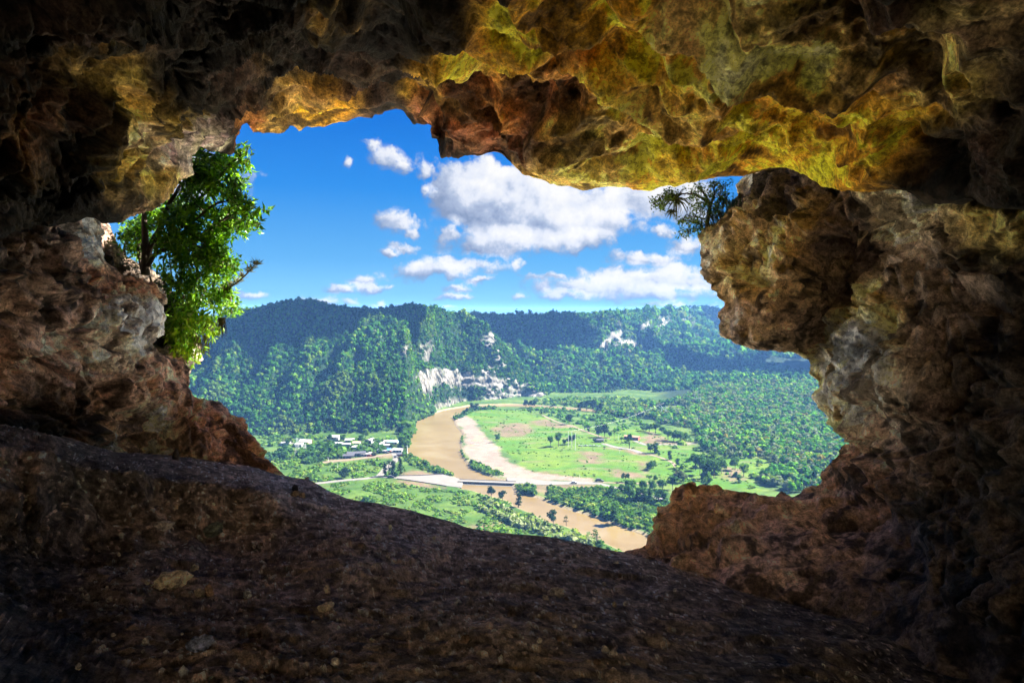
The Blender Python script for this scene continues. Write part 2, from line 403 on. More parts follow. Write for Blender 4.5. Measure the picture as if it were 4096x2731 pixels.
Z_ROOF = [(-900, 500, 700, DRK), (0, 100, 330, DRK), (90, 480, 120, (.10, .05, .02)), (100, 340, 110, DKB), (250, 120, 120, DKB), (270, 300, 80, (.20, .14, .045)), (450, 180, 70, (.20, .13, .035)), (420, 150, 70, DKB), (90, 850, 240, DRK), (300, 830, 150, DRK), (560, 790, 90, (.10, .07, .045)), (560, 330, 90, (.22, .15, .04)), (650, 430, 80, (.30, .20, .04)), (520, 690, 118, (.55, .36, .07)), (640, 560, 90, BEI),
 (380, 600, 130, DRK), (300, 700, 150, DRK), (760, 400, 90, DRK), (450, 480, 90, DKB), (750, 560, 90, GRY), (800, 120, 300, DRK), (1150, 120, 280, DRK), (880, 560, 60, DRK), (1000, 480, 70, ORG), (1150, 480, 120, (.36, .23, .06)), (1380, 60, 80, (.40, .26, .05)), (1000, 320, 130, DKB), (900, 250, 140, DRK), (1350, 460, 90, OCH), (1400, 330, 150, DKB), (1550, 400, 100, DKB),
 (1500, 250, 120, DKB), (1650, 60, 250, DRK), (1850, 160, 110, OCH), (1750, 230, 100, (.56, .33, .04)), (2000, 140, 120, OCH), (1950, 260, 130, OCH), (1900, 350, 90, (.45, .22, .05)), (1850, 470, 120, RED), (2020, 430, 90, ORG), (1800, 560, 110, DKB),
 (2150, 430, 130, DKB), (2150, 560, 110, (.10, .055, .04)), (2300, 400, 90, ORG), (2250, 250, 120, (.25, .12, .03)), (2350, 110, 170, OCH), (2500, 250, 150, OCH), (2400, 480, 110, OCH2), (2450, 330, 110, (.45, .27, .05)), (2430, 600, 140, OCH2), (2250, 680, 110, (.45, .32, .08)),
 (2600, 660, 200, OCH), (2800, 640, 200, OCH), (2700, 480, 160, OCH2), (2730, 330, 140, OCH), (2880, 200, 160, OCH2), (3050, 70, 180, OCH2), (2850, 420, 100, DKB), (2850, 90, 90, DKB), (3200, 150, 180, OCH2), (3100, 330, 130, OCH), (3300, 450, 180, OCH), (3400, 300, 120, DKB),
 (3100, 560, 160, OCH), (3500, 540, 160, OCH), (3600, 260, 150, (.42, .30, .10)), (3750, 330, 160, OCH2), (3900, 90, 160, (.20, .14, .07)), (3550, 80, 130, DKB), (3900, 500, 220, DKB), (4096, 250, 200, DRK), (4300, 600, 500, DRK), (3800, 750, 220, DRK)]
def disp_roof(P, X, Y, seed):
    left = sstep(1500, 700, X)
    wp = np.stack([fbm(P * .8, 3, seed + 1), fbm(P * .8 + 9, 3, seed + 2), fbm(P * .8 + 19, 3, seed + 3)], 1) * .55
    q = P + wp
    big = fbm(q * .55, 3, seed) * .30
    A1, B1, _ = worley(q * np.array([1.05, .8, 1.3]), seed + 4)
    A2, B2, _ = worley(q * np.array([2.9, 2.4, 3.6]) + 3, seed + 5)
    A3, B3, _ = worley((P + wp * .25) * 7.5, seed + 6)
    scal = (A1 - .55) * .85 + (A2 - .55) * .17 * (.5 + left)
    r = ridged(q * 2.1, 4, seed + 7)
    d = big + scal * (1 - .25 * left) + r * (.022 + .045 * left) + fbm(P * 5.2, 4, seed + 8) * .05 + np.maximum(.42 - A3, 0) * -.13 
    d += crags(q, seed) * (.15 + .5 * left)
    C = np.clip(1.05 + .5 * fbm(q * 1.7, 5, seed + 9) , .4, 1.6) * (crust(P, seed) * (.62 + .3 * left) + (.38 - .3 * left))
    dark = sstep(.10, .30, fbm(q * .95 + 31, 5, seed + 12, .58))
    C = C * (1 - .80 * dark)
    g = fbm(q * 2.3 + 7, 4, seed + 13) * .22
    return d, np.stack([C * (1 - g * .2), C * (1 + g * .6), C * (1 - g)], 1)
M_ROCK = rock_mat('limestone', .9)
M_ROOF = rock_mat('ochre_limestone', .8, 40.0)
M_FLOOR = rock_mat('cave_earth', 1.0, 80.0, .95)
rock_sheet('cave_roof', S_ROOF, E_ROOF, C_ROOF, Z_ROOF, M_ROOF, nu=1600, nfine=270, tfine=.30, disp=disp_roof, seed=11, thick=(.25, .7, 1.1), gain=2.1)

S_LEFT = [(150, 560), (300, 740), (385, 850), (425, 930), (418, 990), (434, 1049), (462, 1070), (491, 1093), (530, 1104), (574, 1112), (610, 1140), (648, 1170), (654, 1202), (643, 1240), (657, 1291), (651, 1323), (619, 1352), (622, 1375),
 (631, 1394), (660, 1418), (696, 1436), (756, 1465), (759, 1501), (768, 1549), (803, 1590), (850, 1598), (893, 1608), (912, 1628), (928, 1650), (950, 1668), (976, 1686), (990, 1708), (1000, 1733), (1025, 1755), (1048, 1781), (1062, 1800), (1066, 1825), (1078, 1850), (1107, 1875), (1125, 1905), (1170, 1980), (1250, 2150)]
E_LEFT = [(-3600, -300), (-3700, 700), (-3700, 1500), (-3500, 2300), (-3000, 3200)]
C_LEFT = [(150, 560, 9.5), (425, 930, 11.2), (434, 1049, 10.4), (574, 1112, 10.4), (648, 1170, 10.8), (657, 1291, 10.6), (696, 1436, 10.4), (759, 1501, 10.6), (893, 1608, 10.6), (1000, 1733, 10.2), (1125, 1905, 9.6), (1250, 2150, 9.5),
 (300, 1000, 8.3), (0, 950, 6.9), (0, 1200, 6.4), (0, 1450, 6.6), (0, 1650, 6.9), (300, 1250, 8.0), (330, 1180, 8.4), (550, 1300, 9.3), (500, 1550, 8.8), (800, 1700, 9.5), (300, 1650, 8.0), (250, 1480, 7.9), (150, 1560, 7.9), (600, 1800, 9.1), (-300, 1300, 5.2), (-1200, 1300, 3.6), (-3700, 1300, 1.6), (-1200, 2400, 3.4), (-1200, 300, 3.6), (300, 2300, 8.2), (-3000, 3000, 1.8), (-3000, 0, 1.8)]
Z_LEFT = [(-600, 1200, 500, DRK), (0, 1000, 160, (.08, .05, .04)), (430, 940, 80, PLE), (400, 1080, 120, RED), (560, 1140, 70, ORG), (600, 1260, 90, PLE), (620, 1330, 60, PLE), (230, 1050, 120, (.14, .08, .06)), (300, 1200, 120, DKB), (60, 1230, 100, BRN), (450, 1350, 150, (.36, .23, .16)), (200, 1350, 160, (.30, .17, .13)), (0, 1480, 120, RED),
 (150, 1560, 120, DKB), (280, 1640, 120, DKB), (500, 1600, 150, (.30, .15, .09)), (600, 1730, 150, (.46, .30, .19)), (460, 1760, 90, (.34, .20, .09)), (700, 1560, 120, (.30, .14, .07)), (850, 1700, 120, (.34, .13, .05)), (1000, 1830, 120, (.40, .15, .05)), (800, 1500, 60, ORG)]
def disp_left(P, X, Y, seed):
    wp = np.stack([fbm(P * 1.1, 3, seed + 1), fbm(P * 1.1 + 9, 3, seed + 2), fbm(P * 1.1 + 19, 3, seed + 3)], 1) * .3
    q = P + wp
    # bedding runs down to the right: long in that direction, short across it
    a = math.radians(-38); ca_, sa_ = math.cos(a), math.sin(a)
    h = (q[:, 0] + q[:, 1] * .5); al = h * ca_ + q[:, 2] * sa_; ac = -h * sa_ + q[:, 2] * ca_
    K = np.stack([al * .75, q[:, 1] * .8, ac * 1.9], 1)
    A1, B1, _ = worley(K * 1.1, seed + 4); A2, B2, _ = worley(K * 3.0 + 5, seed + 5); A3, B3, _ = worley(K * 6.5 + 5, seed + 6)
    d = fbm(q * .5, 3, seed) * .35 + (.55 - A1) * .36 + (.55 - A2) * .17 + (.5 - A3) * .085 + ridged(K * 1.4, 3, seed + 8) * .075 + fbm(P * 7, 3, seed + 9) * .03
    d += crags(K, seed, .9) * .9
    C = crust(P, seed)
    return d, C
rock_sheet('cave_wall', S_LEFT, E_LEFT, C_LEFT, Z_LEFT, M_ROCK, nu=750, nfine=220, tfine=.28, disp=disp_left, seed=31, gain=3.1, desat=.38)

S_RIGHT = [(3120, 380), (3060, 560), (2976, 699), (2950, 722), (2932, 742), (2936, 780), (2925, 810), (2913, 834), (2900, 855), (2883, 872), (2855, 888), (2833, 903), (2815, 918), (2806, 933), (2800, 955), (2802, 975), (2799, 1010), (2802, 1052), (2806, 1094),
 (2812, 1112), (2825, 1132), (2842, 1150), (2860, 1170), (2860, 1186), (2872, 1200), (2883, 1212), (2874, 1230), (2864, 1247), (2860, 1269), (2872, 1285), (2864, 1300), (2870, 1322), (2881, 1340), (2915, 1358), (2952, 1370), (3005, 1382), (3053, 1391), (3110, 1396), (3172, 1406), (3195, 1415), (3220, 1430),
 (3235, 1445), (3244, 1460), (3240, 1478), (3230, 1492), (3250, 1508), (3267, 1525), (3276, 1549), (3262, 1568), (3259, 1590), (3278, 1605), (3294, 1620), (3302, 1648), (3315, 1674), (3311, 1692), (3328, 1710), (3345, 1727), (3370, 1738), (3398, 1748),
 (3396, 1775), (3372, 1785), (3350, 1800), (3336, 1829), (3325, 1848), (3305, 1868), (3291, 1887), (3285, 1929), (3256, 1944), (3214, 1953), (3190, 1983), (3170, 2080), (3200, 2250)]
E_RIGHT = [(7600, -600), (7800, 600), (7800, 1500), (7500, 2500), (6800, 3400)]
C_RIGHT = [(3120, 380, 12.0), (2976, 699, 12.6), (2932, 742, 12.8), (2913, 834, 12.4), (2833, 903, 11.8), (2802, 1010, 11.4), (2825, 1132, 11.2), (2864, 1247, 10.8), (2881, 1340, 10.4), (3053, 1391, 10.2), (3220, 1430, 10.0), (3244, 1492, 9.8), (3259, 1590, 9.6), (3315, 1674, 9.3), (3398, 1748, 9.1), (3336, 1829, 8.9), (3256, 1944, 8.7), (3170, 2080, 8.7), (3200, 2250, 8.5),
 (2960, 950, 10.6), (3000, 1100, 10.1), (2950, 1280, 10.0), (3100, 830, 10.8), (3150, 1000, 9.8), (3300, 900, 9.2), (3250, 1200, 9.6), (3330, 1270, 11.6), (3370, 1130, 10.6), (3340, 1370, 10.9), (3200, 1330, 9.9), (3430, 1340, 8.3), (3480, 1480, 7.5), (3450, 1620, 7.9), (3500, 1280, 8.2), (3600, 1150, 8.0), (3560, 990, 9.6), (3500, 850, 8.9), (3650, 850, 7.7), (3800, 900, 7.5), (4000, 820, 6.6), (4096, 1000, 6.6),
 (4096, 1300, 6.0), (3800, 1400, 6.9), (3800, 1700, 6.5), (4096, 1700, 5.4), (3500, 1850, 8.0), (3600, 2050, 7.2), (3450, 1980, 8.1), (4096, 2100, 5.0), (4096, 2500, 4.6), (3700, 2300, 6.6), (5000, 1200, 4.2), (5000, 2400, 3.6), (7800, 1200, 1.7), (7000, 3200, 1.6), (7600, -400, 1.8), (5000, 0, 4.4), (4000, 400, 7.5)]
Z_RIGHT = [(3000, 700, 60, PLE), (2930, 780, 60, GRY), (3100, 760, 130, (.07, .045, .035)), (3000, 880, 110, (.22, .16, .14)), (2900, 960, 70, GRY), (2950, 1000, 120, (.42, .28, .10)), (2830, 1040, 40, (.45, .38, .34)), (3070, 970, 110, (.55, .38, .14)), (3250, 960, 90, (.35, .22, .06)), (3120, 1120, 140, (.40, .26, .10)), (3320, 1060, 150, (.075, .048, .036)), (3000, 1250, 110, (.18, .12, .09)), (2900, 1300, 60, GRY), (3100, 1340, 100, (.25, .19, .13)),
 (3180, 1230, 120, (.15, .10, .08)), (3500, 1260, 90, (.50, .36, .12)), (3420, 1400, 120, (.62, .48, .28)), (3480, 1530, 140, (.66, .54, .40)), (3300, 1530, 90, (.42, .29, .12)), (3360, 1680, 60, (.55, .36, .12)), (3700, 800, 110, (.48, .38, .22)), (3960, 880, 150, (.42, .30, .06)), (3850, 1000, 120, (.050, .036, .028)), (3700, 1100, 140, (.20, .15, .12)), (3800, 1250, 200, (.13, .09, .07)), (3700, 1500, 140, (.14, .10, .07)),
 (3550, 1700, 130, (.36, .25, .18)), (3750, 1800, 180, (.13, .08, .06)), (3400, 1830, 110, (.30, .16, .09)), (3500, 1980, 150, (.26, .15, .11)), (4096, 1500, 300, (.050, .036, .028)), (3950, 1950, 250, (.050, .036, .028)), (3900, 2200, 300, (.050, .036, .028)), (3600, 2250, 180, (.075, .048, .036)), (4500, 1500, 500, (.050, .036, .028))]  # near-black right edge is corner shade put into the albedo
def disp_right(P, X, Y, seed):
    wp = np.stack([fbm(P * 1.0, 3, seed + 1), fbm(P * 1.0 + 9, 3, seed + 2), fbm(P * 1.0 + 19, 3, seed + 3)], 1) * .35
    q = P + wp
    up = sstep(1350, 1150, Y) * sstep(3500, 3300, X)
    A1, B1, _ = worley(q * np.array([1.3, 1.1, 1.6]), seed + 4); A2, B2, _ = worley(q * 3.1 + 5, seed + 5); A3, B3, _ = worley(q * 6.3 + 5, seed + 6)
    knob = (.55 - A1) * .34 + (.55 - A2) * .27 + (.5 - A3) * .11
    pits = (A1 - .5) * .55 + (A2 - .5) * .16 - np.maximum(.42 - A3, 0) * .16
    d = fbm(q * .5, 3, seed) * .32 + knob * (1 - up) + pits * up + ridged(q * np.array([1.1, 1.1, 2.0]), 3, seed + 8) * .06 + fbm(P * 6, 3, seed + 9) * .018
    d += crags(q, seed) * (.55 + .5 * up)
    C = crust(P, seed)
    return d, C
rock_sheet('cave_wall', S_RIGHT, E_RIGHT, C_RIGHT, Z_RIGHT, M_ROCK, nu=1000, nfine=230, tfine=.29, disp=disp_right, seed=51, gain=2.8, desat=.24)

S_MOUND = [(2330, 2420), (2420, 2290), (2470, 2235), (2508, 2214), (2531, 2211), (2557, 2197), (2580, 2170), (2594, 2146), (2619, 2132), (2634, 2109), (2632, 2094), (2622, 2100), (2615, 2075), (2628, 2048), (2628, 2022), (2665, 2019), (2676, 2006), (2684, 1968),
 (2700, 1948), (2718, 1939), (2738, 1941), (2747, 1952), (2756, 1941), (2772, 1940), (2785, 1957), (2800, 1943), (2815, 1940), (2845, 1944), (2869, 1937), (2892, 1948), (2902, 1960), (2934, 1965), (2976, 1973), (3000, 1970), (3020, 1980), (3047, 1986), (3101, 1991), (3109, 1980), (3125, 1970), (3145, 1974), (3165, 1986), (3190, 1984),
 (3230, 1960), (3330, 1930), (3500, 1890), (3800, 1840), (4200, 1760), (5200, 1700)]
E_MOUND = [(1900, 3400), (2600, 3900), (3400, 4200), (4400, 4300), (5600, 4200), (7000, 3600)]
C_MOUND = [(2330, 2420, 8.4), (2508, 2214, 8.4), (2619, 2132, 8.9), (2620, 2060, 9.1), (2718, 1939, 9.5), (2869, 1937, 9.4), (3047, 1986, 9.0), (3190, 1984, 8.7), (3500, 1890, 8.3), (4200, 1760, 5.9), (5200, 1700, 3.9),
 (2700, 2050, 8.6), (2750, 2150, 8.0), (2900, 2060, 8.4), (2700, 2250, 7.6), (3100, 2080, 8.0), (3200, 2200, 7.2), (2950, 2330, 6.9), (3300, 2400, 6.3), (3500, 2300, 6.3), (3350, 2150, 7.3), (3700, 2120, 6.4), (3290, 2500, 6.35), (3600, 2480, 5.75), (3750, 2400, 5.5), (4096, 2050, 5.2), (4096, 2600, 4.7), (3800, 2700, 5.1), (2800, 2400, 7.6), (2600, 2700, 7.0), (3300, 2900, 5.8), (4400, 4300, 2.6), (2600, 3900, 4.2), (7000, 3600, 1.6), (5200, 2600, 3.3)]
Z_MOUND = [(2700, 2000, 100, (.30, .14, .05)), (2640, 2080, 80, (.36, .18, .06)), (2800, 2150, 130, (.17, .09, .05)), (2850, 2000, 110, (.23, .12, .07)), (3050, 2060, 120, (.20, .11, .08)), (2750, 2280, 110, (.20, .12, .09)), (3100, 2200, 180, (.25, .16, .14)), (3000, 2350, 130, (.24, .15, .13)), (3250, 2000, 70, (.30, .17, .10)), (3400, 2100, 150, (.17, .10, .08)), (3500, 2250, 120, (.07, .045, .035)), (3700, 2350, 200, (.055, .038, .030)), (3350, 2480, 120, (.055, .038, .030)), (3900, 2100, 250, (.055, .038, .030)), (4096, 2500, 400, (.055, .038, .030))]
def disp_mound(P, X, Y, seed):
    wp = np.stack([fbm(P * 1.1, 3, seed + 1), fbm(P * 1.1 + 9, 3, seed + 2), fbm(P * 1.1 + 19, 3, seed + 3)], 1) * .3
    q = P + wp
    rimr = np.clip(sstep(2950, 2650, X) + sstep(2120, 1980, Y), 0, 1)
    A1, B1, _ = worley(q * np.array([1.7, 1.7, 2.2]), seed + 4); A2, B2, _ = worley(q * 4.2 + 5, seed + 5)
    rough_ = np.clip(.25 + rimr + .6 * sstep(.0, .4, fbm(P * .9, 3, seed + 20)), 0, 1)
    d = fbm(q * .6, 3, seed) * .18 + ((.55 - A1) * .34 + (.55 - A2) * .10) * rough_ + fbm(q * 3, 4, seed + 8) * .035 + ridged(q * np.array([2, 2, 5]), 3, seed + 9) * .02
    d += crags(q, seed, 1.1) * .7 * rough_
    C = 1.15 * crust(P, seed)
    return d, C
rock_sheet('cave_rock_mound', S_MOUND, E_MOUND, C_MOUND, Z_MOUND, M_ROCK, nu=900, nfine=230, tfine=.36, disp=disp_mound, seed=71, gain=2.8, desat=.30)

def bench(X, Y, D):
    """a bench of compacted earth along the left: flat top, near-vertical face"""
    yc = np.interp(X, [-1800, -600, 0, 238, 476, 714, 1000, 1126, 1268, 1440, 1650], [1750, 1700, 1682, 1735, 1811, 1826, 1866, 1903, 1937, 2008, 2044])
    wob = 14 * np.sin(X / 47.0) + 9 * np.sin(X / 19.0 + 2)
    yr = np.interp(X, [-1800, 0, 200, 327, 536, 803, 1012, 1190, 1369, 1500], [1900, 1800, 1822, 1869, 1890, 1932, 1968, 2002, 2048, 2075]) + wob * .4
    yb = np.interp(X, [-1800, 0, 238, 476, 893, 1100, 1300, 1500], [2400, 2190, 2179, 2131, 2112, 2095, 2082, 2085]) + wob * .8
    Df = np.interp(X, [-1800, -600, 0, 238, 476, 893, 1190, 1500], [2.6, 3.9, 5.1, 5.6, 6.1, 6.85, 7.2, 7.3]); Dc = np.interp(X, [-1800, -600, 0, 238, 476, 714, 1000, 1126, 1268, 1500], [3.7, 5.0, 7.4, 8.1, 8.6, 9.0, 9.3, 9.35, 9.1, 8.65])
    t = np.clip((yr - Y) / np.maximum(yr - yc, 8), 0, 1); top = 1 / ((1 - t) / (Df + .35) + t / Dc)
    f = np.clip((Y - yr) / np.maximum(yb - yr, 8), 0, 1); face = Df + .35 * (1 - f)
    N = np.where(Y < yr, top, np.where(Y < yb, face, D * np.where(Y < yb + 400, 1 + (Df / np.maximum(D, .1) - 1) * np.exp(-np.maximum(Y - yb, 0) / 120.0), 1)))
    w_ = sstep(1430, 1050, X)
    return D * (1 - w_) + N * w_
S_FLOOR = [(-1800, 1750), (-600, 1700), (0, 1682), (119, 1694), (238, 1735), (357, 1783), (476, 1811), (595, 1820), (714, 1826), (800, 1834), (893, 1846), (960, 1858), (1000, 1866), (1076, 1889), (1126, 1903), (1153, 1909), (1191, 1917), (1222, 1923), (1229, 1908), (1234, 1925), (1268, 1937), (1290, 1950), (1325, 1968), (1383, 1992), (1440, 2008), (1497, 2015),
 (1566, 2027), (1650, 2044), (1727, 2067), (1804, 2087), (1877, 2110), (1972, 2129), (2068, 2140), (2183, 2150), (2297, 2167), (2412, 2192), (2508, 2213), (2600, 2238), (2696, 2268), (2815, 2298), (2898, 2324), (2994, 2363), (3125, 2405), (3291, 2453), (3470, 2497), (3589, 2554), (3767, 2613), (3946, 2679), (4065, 2727), (4500, 2900), (5600, 3300)]
E_FLOOR = [(-3600, 2300), (-3200, 4200), (-1500, 6000), (500, 7300), (2048, 7800), (3800, 7300), (5500, 6300), (7000, 5000)]
C_FLOOR = [(-1800, 1750, 3.7), (-600, 1700, 5.0), (0, 1682, 7.4), (238, 1735, 8.1), (476, 1811, 8.6), (714, 1826, 9.0), (1000, 1866, 9.3), (1126, 1903, 9.35), (1268, 1937, 9.1), (1440, 2008, 8.7), (1650, 2044, 8.5), (1877, 2110, 8.2), (2183, 2150, 8.1), (2508, 2213, 8.0), (2815, 2298, 7.5), (3125, 2405, 6.7), (3470, 2497, 6.0), (3767, 2613, 5.4), (4065, 2727, 4.9), (4500, 2900, 4.0), (5600, 3300, 2.6),
 (0, 1765, 5.9), (327, 1850, 6.8), (700, 1905, 7.1), (1012, 1960, 7.7), (0, 1850, 5.1), (327, 1900, 5.9), (560, 1950, 6.3), (803, 1970, 7.0), (0, 2160, 5.15), (238, 2160, 5.7), (476, 2120, 6.2), (120, 2000, 5.2), (360, 2020, 5.8), (893, 2100, 6.9), (1190, 2030, 7.7), (1190, 2090, 7.1), (0, 2300, 4.5), (500, 2300, 4.9), (1000, 2250, 5.7), (1500, 2250, 6.2), (2048, 2350, 5.7), (2600, 2450, 5.4), (3100, 2600, 4.9),
 (0, 2731, 3.1), (1000, 2731, 3.55), (2048, 2731, 3.8), (3200, 2731, 4.2), (2048, 4000, 1.9), (2048, 7800, .75), (-1500, 3000, 2.0), (-1500, 6000, .8), (5500, 4000, 1.9), (5500, 6300, .9), (-3600, 2300, 1.5), (7000, 5000, 1.0)]
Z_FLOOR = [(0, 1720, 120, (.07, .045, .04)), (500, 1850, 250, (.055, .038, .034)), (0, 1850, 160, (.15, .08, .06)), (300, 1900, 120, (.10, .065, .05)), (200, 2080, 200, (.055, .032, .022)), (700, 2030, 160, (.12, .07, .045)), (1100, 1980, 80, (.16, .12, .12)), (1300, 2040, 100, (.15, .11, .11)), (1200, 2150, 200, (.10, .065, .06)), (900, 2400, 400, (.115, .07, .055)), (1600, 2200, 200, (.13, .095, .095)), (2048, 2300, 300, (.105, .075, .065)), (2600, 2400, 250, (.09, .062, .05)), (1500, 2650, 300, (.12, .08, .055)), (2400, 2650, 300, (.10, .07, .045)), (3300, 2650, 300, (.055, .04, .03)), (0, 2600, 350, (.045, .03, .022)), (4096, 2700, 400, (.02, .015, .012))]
def disp_floor(P, X, Y, seed):
    q = P + np.stack([fbm(P * 1.3, 3, seed + 1), fbm(P * 1.3 + 9, 3, seed + 2), fbm(P * 1.3 + 19, 3, seed + 3)], 1) * .2
    A1, B1, c1 = worley(q * 5.0, seed + 4); A2, B2, c2 = worley(q * 12.5 + 5, seed + 5); A3, B3, c3 = worley(q * 26.0 + 5, seed + 6)
    near = sstep(2600, 1900, X)
    d = fbm(q * .7, 3, seed) * .07 + fbm(q * np.array([1.2, 3.0, 3.0]), 4, seed + 8) * .05
    d += np.maximum(.40 - A1, 0) * .07 * (c1 > .86) + np.maximum(.45 - A2, 0) * .07 * (c2 > .7) * (.25 + .75 * near) + np.maximum(.45 - A3, 0) * .05 * (.35 + .65 * near) + ridged(q * np.array([1.5, 6.0, 6.0]), 3, seed + 9) * .018
    bench_ = sstep(1900, 2000, Y) * sstep(2170, 2100, Y) * sstep(1000, 700, X)
    W1, _, _ = worley(q * np.array([2.6, 2.6, 1.2]), seed + 40); d += (.55 - W1) * .25 * bench_
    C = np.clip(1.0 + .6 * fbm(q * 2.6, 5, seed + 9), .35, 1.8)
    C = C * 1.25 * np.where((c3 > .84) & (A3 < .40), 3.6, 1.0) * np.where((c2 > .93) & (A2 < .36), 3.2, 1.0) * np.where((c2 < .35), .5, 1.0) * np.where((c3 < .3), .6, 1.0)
    return d, C
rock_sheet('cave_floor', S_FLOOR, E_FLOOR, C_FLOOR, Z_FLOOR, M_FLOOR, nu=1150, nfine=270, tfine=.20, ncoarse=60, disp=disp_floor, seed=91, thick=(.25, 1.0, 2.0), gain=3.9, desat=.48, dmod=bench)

# rock outcrop outside, left of the mouth, where the trees stand
S_OUT = [(280, 640), (370, 790), (425, 880), (455, 940), (480, 1000), (510, 1035), (545, 1060), (600, 1085), (660, 1130), (705, 1180), (745, 1240), (772, 1300), (792, 1360), (806, 1400), (812, 1425), (800, 1442), (775, 1452), (768, 1462), (752, 1490), (740, 1560), (760, 1700)]
E_OUT = [(-2200, 500), (-2300, 900), (-2300, 1300), (-2200, 1800), (-1900, 2300)]
C_OUT = [(300, 760, 14.5), (540, 1060, 14.0), (705, 1180, 13.2), (792, 1360, 12.4), (768, 1462, 12.0), (740, 1700, 12.2), (500, 1200, 12.8), (640, 1300, 12.2), (660, 1420, 11.9), (0, 1200, 11.5), (-2200, 1200, 9.0), (-2200, 500, 9.5), (-1900, 2300, 9.0), (350, 950, 13.0)]
Z_OUT = [(420, 960, 90, (.30, .18, .12)), (560, 1100, 90, (.10, .07, .045)), (700, 1250, 90, (.07, .06, .035)), (660, 1370, 60, (.45, .38, .32)), (740, 1430, 50, (.5, .40, .32)), (800, 1425, 40, PLE), (300, 1300, 400, DKB)]
rock_sheet('cliff_ledge', S_OUT, E_OUT, C_OUT, Z_OUT, M_ROCK, nu=420, nfine=110, tfine=.16, ncoarse=24, disp=disp_left, seed=111, gain=1.6, desat=.2)

# added limestone ground, unseen, in full sun to bounce light into the cave
def bounce_ground():
    n, m = 300, 200
    x = np.linspace(-46, 50, n)[None, :] + np.zeros((m, 1)); y = (8.3 + 40 * np.linspace(0, 1, m) ** 1.3)[:, None] + np.zeros((1, n))
    P = np.stack([x.ravel(), y.ravel(), 0 * x.ravel()], 1)
    z = -.9 - .372 * P[:, 1] + fbm(P * .22, 4, 401) * .35 + fbm(P * 1.4, 3, 402) * .12
    z = z - sstep(42, 48.4, P[:, 1]) ** 2 * 60
    P[:, 2] = z
    c = np.array((.80, .69, .52)) * np.clip(1 + .25 * fbm(P * .8, 4, 403), .6, 1.15)[:, None]
    o = mesh_np('bounce_terrace', P, Q=grid_quads(n, m), mat=M_ROCK, col=c, smooth=True); o['kind'] = 'structure'
    y2 = (-7 - 26 * np.linspace(0, 1, m))[:, None] + np.zeros((1, n))  # second added slope, behind the camera, reflects sun in as fill
    P = np.stack([x.ravel() * .8, y2.ravel(), 0 * x.ravel()], 1)
    P[:, 2] = -2.6 + .75 * np.maximum(-P[:, 1] - 10, 0) + fbm(P * .22, 4, 411) * .5 + fbm(P * 1.4, 3, 412) * .12
    o = mesh_np('bounce_slope', P, Q=grid_quads(n, m), mat=M_ROCK, col=c, smooth=True); o['kind'] = 'structure'
bounce_ground()
# the body of rock round the chamber behind and beside the camera; an opening is added at the back to let in fill light
def chamber():
    n, m = 200, 120
    th = np.linspace(0, 2 * math.pi, n)[None, :]; t = np.linspace(0, 1, m)[:, None]
    y = 14.2 - 21.7 * t + 0 * th
    sx = 12.5 - 3.2 * t; sz = 9.0 - 2.8 * t
    cx, sn = np.cos(th), np.sin(th)
    e = .62
    x = np.sign(cx) * np.abs(cx) ** e * sx; z = np.sign(sn) * np.abs(sn) ** e * sz + np.where(sn > 0, 0, 0) 
    z = np.where(z < 0, np.maximum(z, -3.4 - 4.5 * sstep(4, 12, y)), z)
    close = sstep(.80, 1.0, t) * REAR_CLOSE
    x = x * (1 - close); z = z * (1 - close) + close * .5
    P = np.stack([x.ravel(), y.ravel(), z.ravel()], 1)
    d = fbm(P * .3, 4, 501) * .5
    rr = P.copy(); rr[:, 1] = 0; L = np.linalg.norm(rr, axis=1, keepdims=True) + 1e-6
    P = P + rr / L * d[:, None]
    c = np.array((.42, .30, .17)) * np.clip(1 + .4 * fbm(P * .5, 4, 503), .5, 1.4)[:, None]
    o = mesh_np('cave_chamber', P, Q=grid_quads(n, m), mat=M_ROCK, col=c, smooth=True); o['kind'] = 'structure'
REAR_CLOSE = 0.62
chamber()
# ------------------------------------------------------------------ land
EXT = .80
def s2(x, y, ox, oy, k): return (ox + x * k, oy + y * k)
def inpoly(px, py, poly):
    poly = np.asarray(poly, float); x, y = np.asarray(px, float), np.asarray(py, float); c = np.zeros(x.shape, bool)
    n = len(poly); j = n - 1
    for i in range(n):
        xi, yi = poly[i]; xj, yj = poly[j]
        if yi != yj:
            m = ((yi > y) != (yj > y)) & (x < (xj - xi) * (y - yi) / (yj - yi) + xi); c ^= m
        j = i
    return c
def sdist(px, py, poly, closed=True):
    """signed distance, positive inside"""
    poly = np.asarray(poly, float); x, y = np.asarray(px, float), np.asarray(py, float); d = np.full(x.shape, 1e9)
    n = len(poly)
    for i in range(n if closed else n - 1):
        a, b = poly[i], poly[(i + 1) % n]; ab = b - a; L = (ab ** 2).sum() + 1e-9
        t = np.clip(((x - a[0]) * ab[0] + (y - a[1]) * ab[1]) / L, 0, 1)
        d = np.minimum(d, np.hypot(x - a[0] - t * ab[0], y - a[1] - t * ab[1]))
    return np.where(inpoly(x, y, poly), d, -d) if closed else d
def gpoly(pts): 
    p = np.array(pts, float); return gp(p[:, 0], p[:, 1])[:, :2]
def catmull(p, k=6, closed=False):
    p = np.asarray(p, float); n = len(p); out = []
    for i in range(n if closed else n - 1):
        a, b, c, d = (p[(i - 1) % n], p[i], p[(i + 1) % n], p[(i + 2) % n]) if closed else (p[max(i - 1, 0)], p[i], p[i + 1], p[min(i + 2, n - 1)])
        for t in np.arange(k) / k:
            out.append(.5 * ((2 * b) + (-a + c) * t + (2 * a - 5 * b + 4 * c - d) * t * t + (-a + 3 * b - 3 * c + d) * t ** 3))
    if not closed: out.append(p[-1])
    return np.array(out)
